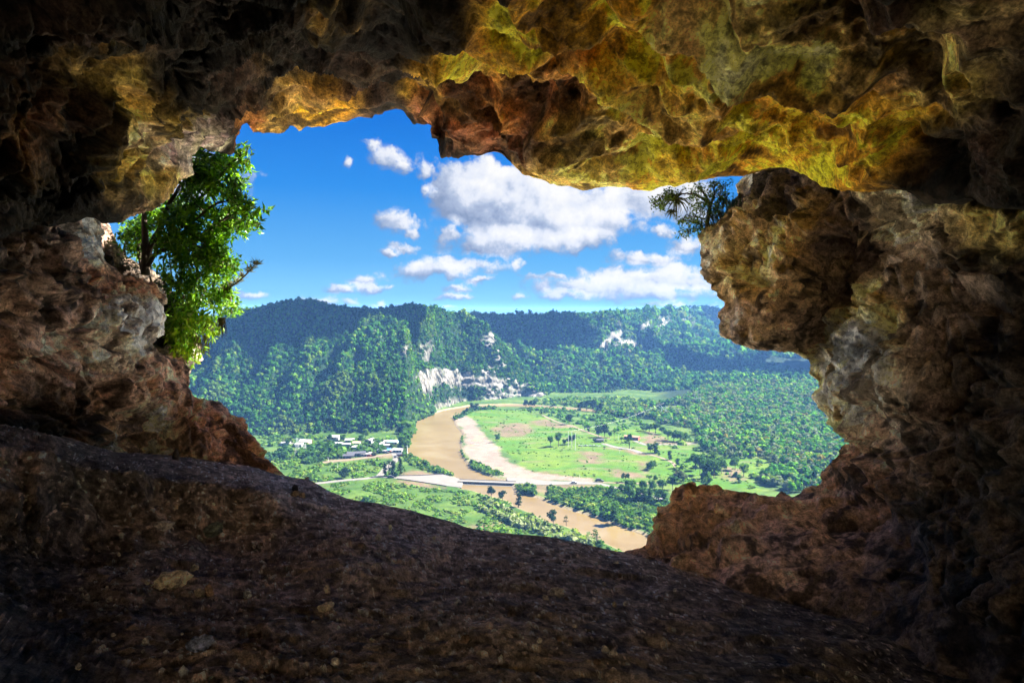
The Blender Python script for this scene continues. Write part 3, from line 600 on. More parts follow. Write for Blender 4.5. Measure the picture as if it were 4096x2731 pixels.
RIV_L = [(1900, 1618), (1850, 1625), (1801, 1632), (1741, 1647), (1700, 1664), (1668, 1676), (1652, 1695), (1640, 1725), (1634, 1743), (1625, 1772), (1634, 1808), (1664, 1832), (1712, 1856), (1771, 1880), (1819, 1899), (1843, 1915), (1849, 1933), (1850, 1949), (1896, 1957), (1953, 1976), (2030, 1995), (2060, 2018), (2144, 2052), (2194, 2079), (2278, 2102), (2336, 2129), (2431, 2167), (2512, 2205), (2600, 2250), (2750, 2330)]
RIV_R = [(2900, 2290), (2720, 2200), (2596, 2141), (2565, 2129), (2470, 2094), (2374, 2060), (2278, 2033), (2183, 1999), (2144, 1983), (2068, 1964), (2045, 1940), (2035, 1925), (1990, 1910), (1968, 1903), (1908, 1880), (1867, 1850), (1843, 1808), (1840, 1760), (1849, 1733), (1825, 1703), (1815, 1680), (1834, 1655), (1850, 1640), (1890, 1630), (1930, 1626)]
RIV_FAR = [(2060, 1622), (2180, 1629), (2300, 1637), (2420, 1646), (2420, 1641), (2300, 1631), (2180, 1623), (2060, 1617)]
river_xy = catmull(gpoly(RIV_L + RIV_R + [(2060, 1624), (2180, 1631), (2300, 1639), (2420, 1648), (2420, 1642), (2300, 1631), (2180, 1622), (2060, 1615)]), 4, True)
MEADOW = gpoly([(1840, 1652), (1930, 1637), (2100, 1640), (2290, 1700), (2430, 1735), (2540, 1700), (2640, 1700), (2760, 1760), (2800, 1800), (2960, 1830), (3100, 1845), (3050, 1960), (2850, 1960), (2700, 1950), (2640, 1935), (2400, 1925), (2280, 1906), (2140, 1888), (2070, 1858), (2000, 1800), (1960, 1745), (1900, 1680)])
SAND = gpoly([(1813, 1677), (1834, 1666), (1867, 1663), (1896, 1680), (1915, 1705), (1933, 1731), (1962, 1761), (2010, 1814), (2045, 1845), (2078, 1866), (2140, 1888), (2215, 1899), (2290, 1906), (2400, 1924), (2330, 1930), (2137, 1917), (2028, 1912), (2012, 1905), (1960, 1880), (1896, 1846), (1862, 1815), (1849, 1785), (1852, 1760), (1860, 1731), (1830, 1700)])
BARE = [gpoly(q) for q in (
 [(2100, 1880), (2170, 1884), (2230, 1897), (2300, 1907), (2400, 1922), (2200, 1920), (2100, 1900)],
 [(2110, 1684), (2180, 1678), (2240, 1690), (2290, 1704), (2230, 1712), (2140, 1700)],
 [(1990, 1700), (2090, 1690), (2140, 1720), (2110, 1745), (2010, 1750), (1960, 1720)],
 [(2310, 1805), (2420, 1812), (2400, 1850), (2330, 1855)], [(2390, 1868), (2480, 1872), (2560, 1895), (2575, 1915), (2470, 1905)],
 [(2550, 1845), (2600, 1850), (2580, 1885), (2545, 1878)], [(2430, 1790), (2560, 1805), (2620, 1818), (2560, 1822)],
 [(2590, 1725), (2700, 1765), (2780, 1772), (2760, 1782), (2560, 1775)], [(2900, 1870), (2960, 1880), (2980, 1915), (2920, 1925), (2885, 1900)],
 [(1600, 1895), (1640, 1880), (1720, 1892), (1790, 1898), (1600, 1910)], [(1570, 1915), (1660, 1925), (1790, 1948), (1846, 1952), (1700, 1955), (1600, 1935)],
 [(1880, 2110), (1960, 2092), (1990, 2090), (1940, 2125), (1890, 2135)], [(1280, 1845), (1400, 1832), (1560, 1812), (1572, 1832), (1420, 1838), (1300, 1852)],
 [(2130, 1940), (2180, 1932), (2380, 1934), (2360, 1958), (2250, 1962), (2190, 1975), (2150, 1965)])]
FA = np.array([(-3000, 600), (300, 637), (766, 637), (1000, 640), (1219, 649), (1480, 652), (1620, 668), (1660, 735), (1700, 765), (1741, 800), (1846, 876), (1968, 900), (2090, 934), (2160, 925), (2230, 935), (2300, 950)], float)
HA = np.array([(-3000, 90), (300, 92), (766, 95), (871, 104), (960, 113), (1062, 119), (1130, 124), (1240, 127), (1330, 121), (1420, 115), (1560, 117), (1650, 122), (1712, 121.5), (1740, 119), (1801, 110), (1861, 106), (1926, 95), (1974, 84), (2016, 66), (2057, 46), (2110, 27), (2158, 12), (2190, 2), (2230, 0), (2300, 0)], float)
RA = np.array([(-3000, 330), (300, 300), (900, 270), (1300, 220), (1600, 190), (1750, 160), (1900, 110), (2100, 60), (2300, 50)], float)
def land_h(x, Y):
    """height above the valley floor, and rock exposure"""
    px = 2048 + FPX * x / Y
    P2 = np.stack([x, Y, 0 * x], 1)
    n1 = fbm(P2 / 130, 4, 601); n2 = fbm(P2 / 42, 4, 602); n3 = fbm(P2 / 14, 3, 603)
    # near hill with the river cliff
    f = np.interp(px, FA[:, 0], FA[:, 1]); hr = np.interp(px, HA[:, 0], HA[:, 1]); r = np.interp(px, RA[:, 0], RA[:, 1])
    t = (Y + n2 * 9 - f) / r
    cl = sstep(1560, 1720, px)
    prof = np.where(t < 0, 0, (1 - cl) * (1 - (1 - np.clip(t, 0, 1)) ** 1.35) + cl * (np.clip(t * 2.1, 0, .38) + np.clip((t - .18) * .2, 0, .07) + np.clip((t - .4) * 1.1, 0, .55)))
    prof = np.clip(prof, 0, 1)
    far_drop = sstep(1.0, 2.2, t) * 26
    gul = ridged(np.stack([x / 52 + n1 * .5, Y / 190, 0 * x], 1), 3, 605)
    gul2 = ridged(np.stack([x / 21 + n1 * .4, Y / 90, 0 * x + 3], 1), 2, 606)
    env = np.clip(t * 3, 0, 1) * sstep(1.25, .75, t) * (1 - .55 * cl)
    hA = hr * prof + env * (gul * 14 + gul2 * 5 - 8) * sstep(0, 30, hr) + np.where(t > 0, (n1 * 9 + n2 * 7.0 + n3 * 1.6) * np.clip(t * 2.5, 0, 1) * sstep(0, 30, hr), 0) - far_drop * sstep(0, 40, hr)
    hA = np.minimum(hA, hr + 1.0 + n2 * 4.5 + n3 * 1.5)
    # spurs of the same range behind
    # second range
    Rb = np.interp(px, [-3000, 1600, 2048, 2350, 2600, 2740, 2900, 3100, 3600, 5000], [1500, 1280, 1230, 1330, 1480, 1900, 2700, 3300, 3800, 4200])
    tb = (Y - 985) / (Rb - 985)
    hb = np.interp(px, [-3000, 1600, 2600, 2800, 2950, 3300, 5000], [90, 104, 107, 108, 100, 45, 30])
    Rs = sstep(2500, 2900, px)
    pb = np.where(tb < 0, 0, (1 - Rs) * (.38 * np.clip(tb / .62, 0, 1) ** 1.2 + .62 * sstep(.58, 1.0, tb)) + Rs * np.clip((tb - .45) / .55, 0, 1) ** 1.7)
    gb = ridged(np.stack([x / 95 + n1 * .5, Y / 260, 0 * x], 1), 3, 607)
    hB = hb * pb + np.clip(tb * 3, 0, 1) * sstep(1.1, .8, tb) * (gb * 20 - 9) + np.where(tb > 0, (n1 * 11 + n2 * 6 + n3 * 1.5) * np.clip(tb * 3, 0, 1), 0)
    hB = np.where(tb > 1, hb + (n1 * 5) - (tb - 1) * 20, hB)
    hB = np.minimum(hB, hb + 1.0 + n1 * 9 + n2 * 4.5)
    hB = np.where(Y > 985, hB, 0)
    # wooded rise on the right
    hR = 13 * sstep(2550, 3000, px) * sstep(740, 960, Y) * (1 - .6 * sstep(1000, 1300, Y)) * (1 + .5 * n1)
    h = np.maximum(np.maximum(hA, hB), np.maximum(hR, 0))
    h = np.where(h < .02, 0, h)
    return h, px, n1, n2, n3
def land():
    nu, nv = 1250, 900
    u = np.linspace(-.86, .90, nu); Y = np.sort(np.r_[250 * (6500 / 250) ** np.linspace(0, 1, nv - 300), np.linspace(705, 985, 300) + .013])
    UX, YY = np.meshgrid(u, Y); x = (UX * YY).ravel(); y = YY.ravel()
    h, px, n1, n2, n3 = land_h(x, y)
    # near slope rising towards the cave cliff, seen only by its far foot
    z = GZ + h
    P = np.stack([x, y, z], 1)
    dr = sdist(x, y, river_xy)
    z = z - 2.6 * sstep(-3.0, 3.0, dr)          # river bed
    P[:, 2] = z
    X, Yp = to_px(P)
    # --- ground colour from what grows or lies there
    PN = np.stack([x, y, 0 * x], 1)
    g1 = fbm(PN / 26, 5, 611); g2 = fbm(PN / 7.0, 4, 612); g3 = fbm(PN / np.array([60., 22., 1.]), 5, 613)
    c = np.zeros((len(x), 3))
    rough = np.array((.036, .080, .012)); rough2 = np.array((.068, .118, .018)); yel = np.array((.115, .14, .035)); dk = np.array((.014, .034, .010))
    k = sstep(-.35, .35, g1)[:, None]; c = rough * (1 - k) + rough2 * k
    k = sstep(.15, .6, g3)[:, None] * .6; c = c * (1 - k) + yel * k
    k = sstep(.1, .5, g2)[:, None] * .45; c = c * (1 - k) + dk * k
    m = sdist(x, y, MEADOW) + g1 * 10
    k = sstep(-4, 6, m)[:, None]
    mead = np.array((.048, .115, .006)) * (1 - sstep(-.3, .4, g3))[:, None] + np.array((.085, .135, .012)) * sstep(-.3, .4, g3)[:, None]
    stripe = sstep(.12, .42, fbm(PN / np.array([16., 5., 1.]) + 5, 4, 615))[:, None] * .40
    mead = mead * (1 - stripe) + np.array((.034, .095, .008)) * stripe
    bn = sstep(.22, .55, fbm(PN / np.array([40., 16., 1.]) + 8, 5, 616))[:, None] * .45
    mead = mead * (1 - bn) + np.array((.145, .125, .07)) * bn
    c = c * (1 - k) + mead * k
    for b in BARE:
        m = sdist(x, y, b) + g1 * 7 + g2 * 4
        k = sstep(-5, 6, m)[:, None] * (.75 + .25 * sstep(-.3, .3, g2)[:, None])
        bc = np.array((.135, .092, .058)) * (1 + .35 * g1[:, None])
        c = c * (1 - k) + bc * k
    m = sdist(x, y, SAND) + g1 * 5 + g2 * 3
    k = sstep(-2.5, 3, m)[:, None]
    sc = np.array((.195, .148, .115)) * (1 + .18 * g1 + .10 * g2)[:, None]
    sg = sstep(.35, .7, fbm(PN / np.array([20., 8., 1.]) + 3, 4, 617))[:, None] * .5
    sc = sc * (1 - sg) + np.array((.24, .27, .10)) * sg
    c = c * (1 - k) + sc * k
    # wet margin and bed of the river
    k = sstep(-3.5, -.5, dr)[:, None]; c = c * (1 - k) + np.array((.30, .23, .14)) * k
    # wooded hills: dark leaf litter, pale limestone where it is too steep to grow
    hill = sstep(.3, 3.0, h)[:, None]
    c = c * (1 - hill) + (np.array((.010, .026, .008)) * (1 + .5 * n3[:, None])) * hill
    ex = rock_mask(X, Yp, x, y, z, n2)
    k = ex[:, None]
    rc = np.array((.235, .215, .18)) * np.clip(1 + .45 * fbm(P / np.array([9., 9., 5.]), 4, 618) , .45, 1.25)[:, None]
    rc = rc * (.55 + .75 * sstep(-.5, .4, fbm(P / np.array([30., 30., 2.6]) + 11, 4, 622)))[:, None]
    rc = rc * (1 - .75 * sstep(.10, .35, fbm(P / np.array([16., 16., 6.]) + 7, 4, 619))[:, None] * np.array((1, .8, 1)))
    c = c * (1 - k) + rc * k
    # jagged ledges on the cliffs
    P[:, 1] += ex * (fbm(P / np.array([14., 14., 3.]), 4, 620) * 4.0 + 1.2 * np.sin(P[:, 2] * .7 + 3 * fbm(P / 20., 3, 623)))
    P[:, 2] += ex * fbm(P / np.array([7., 7., 3.]), 3, 621) * 2.0
    o = mesh_np('ground', P, Q=grid_quads(nu, nv), mat=ground_mat(), col=c * EXT, smooth=True); o['kind'] = 'structure'
    return
CLIFFS = [  # areas of bare limestone, located by where they show (photograph pixels) on the slopes
 ([(1650, 1510), (1680, 1480), (1760, 1472), (1810, 1480), (1860, 1490), (1960, 1500), (2030, 1508), (2040, 1520), (1990, 1545), (1900, 1545), (1850, 1560), (1780, 1545), (1745, 1540), (1715, 1585), (1690, 1570), (1675, 1540)], 1.0),
 ([(1722, 1640), (1760, 1615), (1830, 1590), (1880, 1600), (1930, 1580), (2000, 1560), (2090, 1570), (2170, 1560), (2180, 1590), (2080, 1610), (1980, 1612), (1890, 1620), (1800, 1632), (1720, 1655)], 1.0),
 ([(1900, 1540), (2000, 1520), (2110, 1530), (2140, 1550), (2090, 1570), (1960, 1560)], .7), ([(1960, 1460), (2030, 1452), (2000, 1480), (1930, 1490)], .8),
 ([(1935, 1345), (1975, 1320), (1990, 1370), (1960, 1395), (1930, 1375)], .9), ([(1985, 1395), (2010, 1400), (2005, 1440), (1985, 1440)], .9),
 ([(1660, 1400), (1730, 1350), (1735, 1385), (1700, 1460), (1690, 1410)], .75), ([(1590, 1410), (1640, 1385), (1620, 1415)], .6), ([(1510, 1320), (1580, 1310), (1560, 1350), (1520, 1345)], .45),
 ([(2400, 1420), (2410, 1370), (2445, 1330), (2480, 1300), (2490, 1330), (2440, 1380), (2420, 1440)], 1.0), ([(2430, 1370), (2480, 1355), (2560, 1370), (2575, 1400), (2500, 1395), (2440, 1385)], 1.0), ([(2325, 1360), (2360, 1355), (2360, 1385), (2330, 1385)], .8),
 ([(2550, 1295), (2600, 1290), (2590, 1320), (2550, 1315)], .8), ([(2640, 1270), (2670, 1265), (2665, 1310), (2640, 1310)], .8), ([(2690, 1255), (2760, 1265), (2770, 1290), (2700, 1290)], .5), ([(2040, 1385), (2090, 1380), (2080, 1400), (2050, 1400)], .7)]
def rock_mask(X, Y, x, y, z, n):
    m = np.zeros(len(X)); P = np.stack([x, y, z], 1)
    br = fbm(P / np.array([14., 14., 5.]), 4, 631) * 22 - 2
    for pl, s in CLIFFS:
        m = np.maximum(m, sstep(-6, 6, sdist(X, Y, pl) + br * (1.6 - s * .5)) * s)
    return m * (z > GZ + .5)
def ground_mat():
    m, t = new_mat('valley_ground')
    tc = t.n('ShaderNodeTexCoord').outputs['Object']
    ca = t.n('ShaderNodeVertexColor', layer_name='Col').outputs[0]
    f1 = t.noise(tc, .9, 6, .65); f2 = t.noise(tc, .16, 5, .6)
    k = t.math('MULTIPLY', t.maprange(f1, .3, .7, .72, 1.28), t.maprange(f2, .3, .7, .80, 1.22))
    cc = t.vmath('MULTIPLY', ca, t.n('ShaderNodeCombineXYZ', inp={0: k, 1: k, 2: k}).outputs[0])
    bp = t.n('ShaderNodeBump', inp={'Strength': .7, 'Distance': .5, 'Height': f1})
    b = t.n('ShaderNodeBsdfPrincipled', inp={'Base Color': cc, 'Roughness': .95, 'Specular IOR Level': .1, 'Normal': bp.outputs[0]})
    t.link(b.outputs[0], t.n('ShaderNodeOutputMaterial').inputs[0]); return m
land()
# far plain so the land reaches the horizon
def far_plain():
    n = 60; x = np.linspace(-9000, 9000, n)[None, :] + np.zeros((n, 1)); y = (5200 + 9000 * np.linspace(0, 1, n) ** 1.5)[:, None] + np.zeros((1, n))
    P = np.stack([x.ravel(), y.ravel(), 0 * x.ravel()], 1); P[:, 2] = GZ - 3 + np.maximum(0, 70 * sstep(5200, 7500, P[:, 1]) + fbm(P / 900, 4, 641) * 60) 
    P[:, 2] = np.minimum(P[:, 2], 8.0)
    c = np.tile(np.array((.03, .06, .02)), (len(P), 1))
    o = mesh_np('hills', P, Q=grid_quads(n, n), mat=MATS['valley_ground'], col=c, smooth=True); o['kind'] = 'structure'
far_plain()
# skirts of land left and right of the view
def skirt(name, xs, ys):
    V = [(xs[0], ys[0], GZ - .6), (xs[1], ys[0], GZ - .6), (xs[1], ys[1], GZ - .6), (xs[0], ys[1], GZ - .6)]
    o = mesh_np(name, V, Q=[(0, 1, 2, 3)], mat=MATS['valley_ground'], col=np.tile(np.array((.05, .10, .02)), (4, 1))); o['kind'] = 'structure'
V = [(-9000, 49, GZ - 5.5), (9000, 49, GZ - 5.5), (9000, 5400, GZ - 5.5), (-9000, 5400, GZ - 5.5)]
o = mesh_np('valley_floor', V, Q=[(0, 1, 2, 3)], mat=MATS['valley_ground'], col=np.tile(np.array((.05, .10, .02)), (4, 1))); o['kind'] = 'structure'

# river
def sheet(name, xy, z, mat, noise=0.0, nseed=1, kind='structure', step=3.0, thick=0.0):
    import bmesh
    p = np.asarray(xy, float)
    out = []
    for i in range(len(p)):
        a, b = p[i], p[(i + 1) % len(p)]; L = np.hypot(*(b - a)); n = max(1, int(L / step))
        for t in np.arange(n) / n: out.append(a + (b - a) * t)
    q = np.array(out)
    if noise:
        P3 = np.c_[q, np.zeros(len(q))]
        q = q + np.stack([fbm(P3 / 9, 4, nseed), fbm(P3 / 9 + 40, 4, nseed)], 1) * noise
    bm = bmesh.new(); vs = [bm.verts.new((a, b, z)) for a, b in q]
    f = bm.faces.new(vs)
    if f.normal.z < 0 or True:
        bm.normal_update()
        if f.normal.z < 0: f.normal_flip()
    if thick:
        r = bmesh.ops.extrude_face_region(bm, geom=[f]); nv = [v for v in r['geom'] if isinstance(v, bmesh.types.BMVert)]
        for v in nv: v.co.z += thick
        for v in vs: v.co.z = z - .5
    bmesh.ops.triangulate(bm, faces=[f for f in bm.faces if len(f.verts) > 4])
    bmesh.ops.recalc_face_normals(bm, faces=bm.faces)
    me = bpy.data.meshes.new(name); bm.to_mesh(me); bm.free(); me.materials.append(mat)
    o = bpy.data.objects.new(name, me); COL.objects.link(o); o['kind'] = kind; return o
def water_mat():
    m, t = new_mat('muddy_water')
    tc = t.n('ShaderNodeTexCoord').outputs['Object']
    f = t.noise(tc, .035, 4, .5, 1.0); f2 = t.noise(t.vmath('MULTIPLY', tc, (1, .5, 1)), .6, 4, .6)
    c = t.ramp(f, [(.3, (.118, .080, .028)), (.5, (.138, .096, .036)), (.7, (.155, .115, .052))])
    bp = t.n('ShaderNodeBump', inp={'Strength': .12, 'Distance': .3, 'Height': f2})
    b = t.n('ShaderNodeBsdfPrincipled', inp={'Base Color': c, 'Roughness': .28, 'Specular IOR Level': .30, 'Normal': bp.outputs[0]})
    t.link(b.outputs[0], t.n('ShaderNodeOutputMaterial').inputs[0]); return m
wx0, wx1 = river_xy[:, 0].min() - 30, river_xy[:, 0].max() + 30
wy0, wy1 = river_xy[:, 1].min() - 20, river_xy[:, 1].max() + 40
# the water lies in the carved bed
sheet('river', river_xy, GZ - 1.15, water_mat(), 0, 1)

# roads
M_CONC = simple_mat('pale_concrete', (.125, .115, .10), .9, .10, .2)
M_ROAD = simple_mat('gravel_road', (.125, .115, .10), .95, .12, .3)
M_DIRT = simple_mat('dirt_track', (.135, .10, .065), .95, .2, .3)
def ribbon(name, pts, width, mat, z=.06, k=6, kind='structure', thick=.12):
    c = catmull(gpoly(pts), k); t = np.gradient(c, axis=0); t /= np.linalg.norm(t, axis=1, keepdims=True)
    n = np.stack([-t[:, 1], t[:, 0]], 1); w_ = width / 2
    A = c + n * w_; B = c - n * w_; m = len(c)
    V = np.concatenate([np.c_[A, np.full(m, GZ + z)], np.c_[B, np.full(m, GZ + z)], np.c_[A, np.full(m, GZ + z - thick)], np.c_[B, np.full(m, GZ + z - thick)]])
    i = np.arange(m - 1)
    Q = np.concatenate([np.stack([i, i + 1, m + i + 1, m + i], 1), np.stack([i, 2 * m + i, 2 * m + i + 1, i + 1], 1), np.stack([m + i, m + i + 1, 3 * m + i + 1, 3 * m + i], 1)])
    o = mesh_np(name, V, Q=Q, mat=mat); o['kind'] = kind; return o
ribbon('road', [(1100, 1962), (1249, 1936), (1306, 1929), (1383, 1920), (1459, 1914), (1513, 1906), (1570, 1908)], 5.2, M_ROAD, .14)
ribbon('road', [(1515, 1905), (1530, 1890), (1545, 1872), (1570, 1852), (1583, 1838), (1582, 1822), (1570, 1803), (1555, 1791), (1540, 1783)], 5.0, M_ROAD, .10)
ribbon('road', [(1530, 1784), (1480, 1782), (1421, 1781), (1350, 1780), (1268, 1776), (1191, 1774), (1100, 1770)], 4.0, M_ROAD, .18)
ribbon('road', [(2390, 1933), (2424, 1941), (2451, 1949), (2508, 1964), (2560, 1976), (2615, 1989), (2700, 2010), (2850, 2040)], 5.0, M_ROAD, .12)
ribbon('road', [(2400, 1929), (2500, 1932), (2600, 1934), (2660, 1938)], 2.6, M_DIRT, .12)
ribbon('dirt_track', [(1290, 1850), (1350, 1842), (1420, 1836), (1500, 1824), (1565, 1816)], 6.0, M_DIRT, .08)
ribbon('dirt_track', [(2170, 1660), (2226, 1686), (2300, 1708), (2350, 1728), (2400, 1745), (2440, 1755)], 3.0, M_DIRT, .08)
ribbon('path', [(2412, 1773), (2450, 1785), (2490, 1793), (2530, 1799), (2562, 1811)], 5.5, M_ROAD, .10)
ribbon('dirt_track', [(2562, 1811), (2600, 1818), (2650, 1832), (2690, 1850), (2710, 1880), (2705, 1905)], 3.0, M_DIRT, .06)
ribbon('path', [(2536, 1762), (2560, 1770), (2590, 1780), (2650, 1777), (2700, 1778), (2780, 1772)], 4.0, M_ROAD, .08)
# concrete ramps of the river crossing
o = sheet('concrete_ramp', gpoly([(1560, 1910), (1597, 1904), (1680, 1902), (1773, 1897), (1834, 1913), (1849, 1919), (1852, 1934), (1846, 1950), (1785, 1943), (1651, 1922), (1589, 1914)]), GZ, M_CONC, thick=.16)
o = sheet('concrete_ramp', gpoly([(2026, 1909), (2080, 1911), (2137, 1916), (2183, 1923), (2290, 1926), (2397, 1928), (2404, 1937), (2300, 1937), (2200, 1939), (2133, 1938), (2064, 1934), (2045, 1929), (2030, 1923)]), GZ, M_CONC, thick=.16)
# driftwood-dark seams at the ramp edges
M_SEAM = simple_mat('dark_seam', (.10, .08, .07), .9)
for pts in ([(1589, 1915), (1651, 1923), (1785, 1944)], [(1597, 1903), (1680, 1901), (1773, 1896)]):
    ribbon('concrete_kerb', pts, .5, M_SEAM, .55, thick=.7)
def bridge():
    a = gp(1846, 1924)[:2]; b = gp(2050, 1932)[:2]
    L = np.hypot(*(b - a)); ang = math.atan2(*(b - a)[::-1])
    root = empty('low_water_bridge', (a[0], a[1], GZ), ang)
    tag(root, 'low white concrete bridge on a row of short piers across the brown river', 'bridge')
    def boxes(name, bs, mat):
        V, Q = [], []
        for (x0, x1, y0, y1, z0, z1) in bs:
            k = len(V); V += [(x0, y0, z0), (x1, y0, z0), (x1, y1, z0), (x0, y1, z0), (x0, y0, z1), (x1, y0, z1), (x1, y1, z1), (x0, y1, z1)]
            Q += [(k, k + 3, k + 2, k + 1), (k + 4, k + 5, k + 6, k + 7), (k, k + 1, k + 5, k + 4), (k + 1, k + 2, k + 6, k + 5), (k + 2, k + 3, k + 7, k + 6), (k + 3, k, k + 4, k + 7)]
        return mesh_np(name, V, Q=Q, mat=mat, parent=root)
    boxes('deck', [(-2, L + 2, -2.9, 2.6, .30, .60)], M_CONC)
    boxes('kerb', [(-2, L + 2, -3.0, -2.85, .45, .72)], M_CONC); boxes('kerb', [(-2, L + 2, 2.35, 2.6, .50, .95)], M_CONC)
    n = 26
    for i in range(n + 1):
        x = i * L / n; boxes('pier', [(x - .32, x + .32, -2.8, 2.3, -3.0, .30)], M_CONC)
    boxes('footing', [(-1, L + 1, -5.0, -2.7, -2.5, -1.0)], M_CONC)
bridge()
# ------------------------------------------------------------------ vegetation
RNG = np.random.default_rng(7)
ico_v, ico_f = None, None
def _ico():
    import bmesh
    bm = bmesh.new(); bmesh.ops.create_icosphere(bm, subdivisions=1, radius=1.0)
    v = np.array([x.co[:] for x in bm.verts]); f = np.array([[x.index for x in y.verts] for y in bm.faces]); bm.free(); return v, f
ICO_V, ICO_F = _ico()
def quads_at(C, N, size, asp=1.0):
    """little quads at centres C facing N, random spin"""
    n = len(C); N = N / (np.linalg.norm(N, axis=1, keepdims=True) + 1e-9)
    r = RNG.normal(size=(n, 3)); U = np.cross(N, r); U /= np.linalg.norm(U, axis=1, keepdims=True) + 1e-9; Vv = np.cross(N, U)
    s = size[:, None] * .5; U = U * s * asp; Vv = Vv * s
    k1 = 1 + .35 * (RNG.random((n, 1)) - .5); k2 = 1 + .35 * (RNG.random((n, 1)) - .5)
    return np.stack([C - U * k1 - Vv * k2, C + U * k2 - Vv, C + U * k1 + Vv * k2, C - U + Vv * k1], 1).reshape(-1, 3)
def crowns(P, R, H, col, nleaf, name, mat, trunk=False, lsize=.34, cap=False, flat=1.0, core=.78):
    """many crowns in one mesh: an uneven core and leaf clumps standing off it"""
    n = len(P)
    if n == 0: return None
    core_s = core * (1 + .25 * (RNG.random((n, len(ICO_V), 1)) - .5) * 2)
    V1 = P[:, None, :] + np.stack([ICO_V[None, :, 0] * R[:, None], ICO_V[None, :, 1] * R[:, None], ICO_V[None, :, 2] * H[:, None]], -1) * core_s
    T = (ICO_F[None] + (np.arange(n) * len(ICO_V))[:, None, None]).reshape(-1, 3)
    d = RNG.normal(size=(n, nleaf, 3)); d[..., 2] = d[..., 2] * .9 + .25; d /= np.linalg.norm(d, axis=-1, keepdims=True)
    # lumps: radius varies slowly over direction
    ph = RNG.random((n, 1, 3)) * 6
    lump = 1 + .22 * np.sin(d[..., 0] * 4 + ph[..., 0]) * np.sin(d[..., 1] * 4 + ph[..., 1]) + .12 * np.sin(d[..., 2] * 5 + ph[..., 2])
    rr = (.72 + .36 * RNG.random((n, nleaf))) * lump
    sc = np.stack([R, R, H], 1)[:, None, :]
    C = P[:, None, :] + d * sc * rr[..., None]
    N = d + RNG.normal(size=d.shape) * .45 + np.array([0, 0, .25])
    sz = (np.minimum(R, H)[:, None] * lsize * (.7 + .7 * RNG.random((n, nleaf)))) * 2
    VQ = quads_at(C.reshape(-1, 3), N.reshape(-1, 3), sz.ravel())
    nq = n * nleaf; Q = np.arange(nq * 4).reshape(-1, 4) + n * len(ICO_V)
    c1 = np.repeat(col, len(ICO_V), 0)
    cl = np.repeat(col, nleaf, 0) * (.72 + .56 * RNG.random((nq, 1)))
    V = np.concatenate([V1.reshape(-1, 3), VQ]); c = np.concatenate([c1, np.repeat(cl, 4, 0)])
    return mesh_np(name, V, Q=Q, T=T, mat=mat, col=np.clip(c * 1.30, .002, 1))
M_LEAF = leaf_mat('foliage', .36, (1.15, 1.35, .3), .9, .03)
M_BARK = simple_mat('bark', (.10, .075, .055), .9, .3, 3.0)
GREENS = np.array([(.010, .040, .008), (.024, .080, .010), (.042, .118, .010), (.072, .155, .012), (.026, .078, .018), (.095, .145, .018)])
def pick_green(n, w_=None, bright=1.0):
    i = RNG.choice(len(GREENS), n, p=w_); c = GREENS[i] * (.8 + .4 * RNG.random((n, 1))) * bright
    return c
def zs(xy):
    h, *_ = land_h(xy[:, 0].astype(float), xy[:, 1].astype(float)); return GZ + h
def scatter(x0, x1, y0, y1, s):
    nx = int((x1 - x0) / s); ny = int((y1 - y0) / s)
    gx, gy = np.meshgrid(np.arange(nx), np.arange(ny)); g = np.stack([gx.ravel(), gy.ravel()], 1) + RNG.random((nx * ny, 2)) * .95
    return g * s + np.array([x0, y0])
def visible_side(P, pad=120):
    X, Y = to_px(P); return (X > 500 - pad) & (X < 3500 + pad)
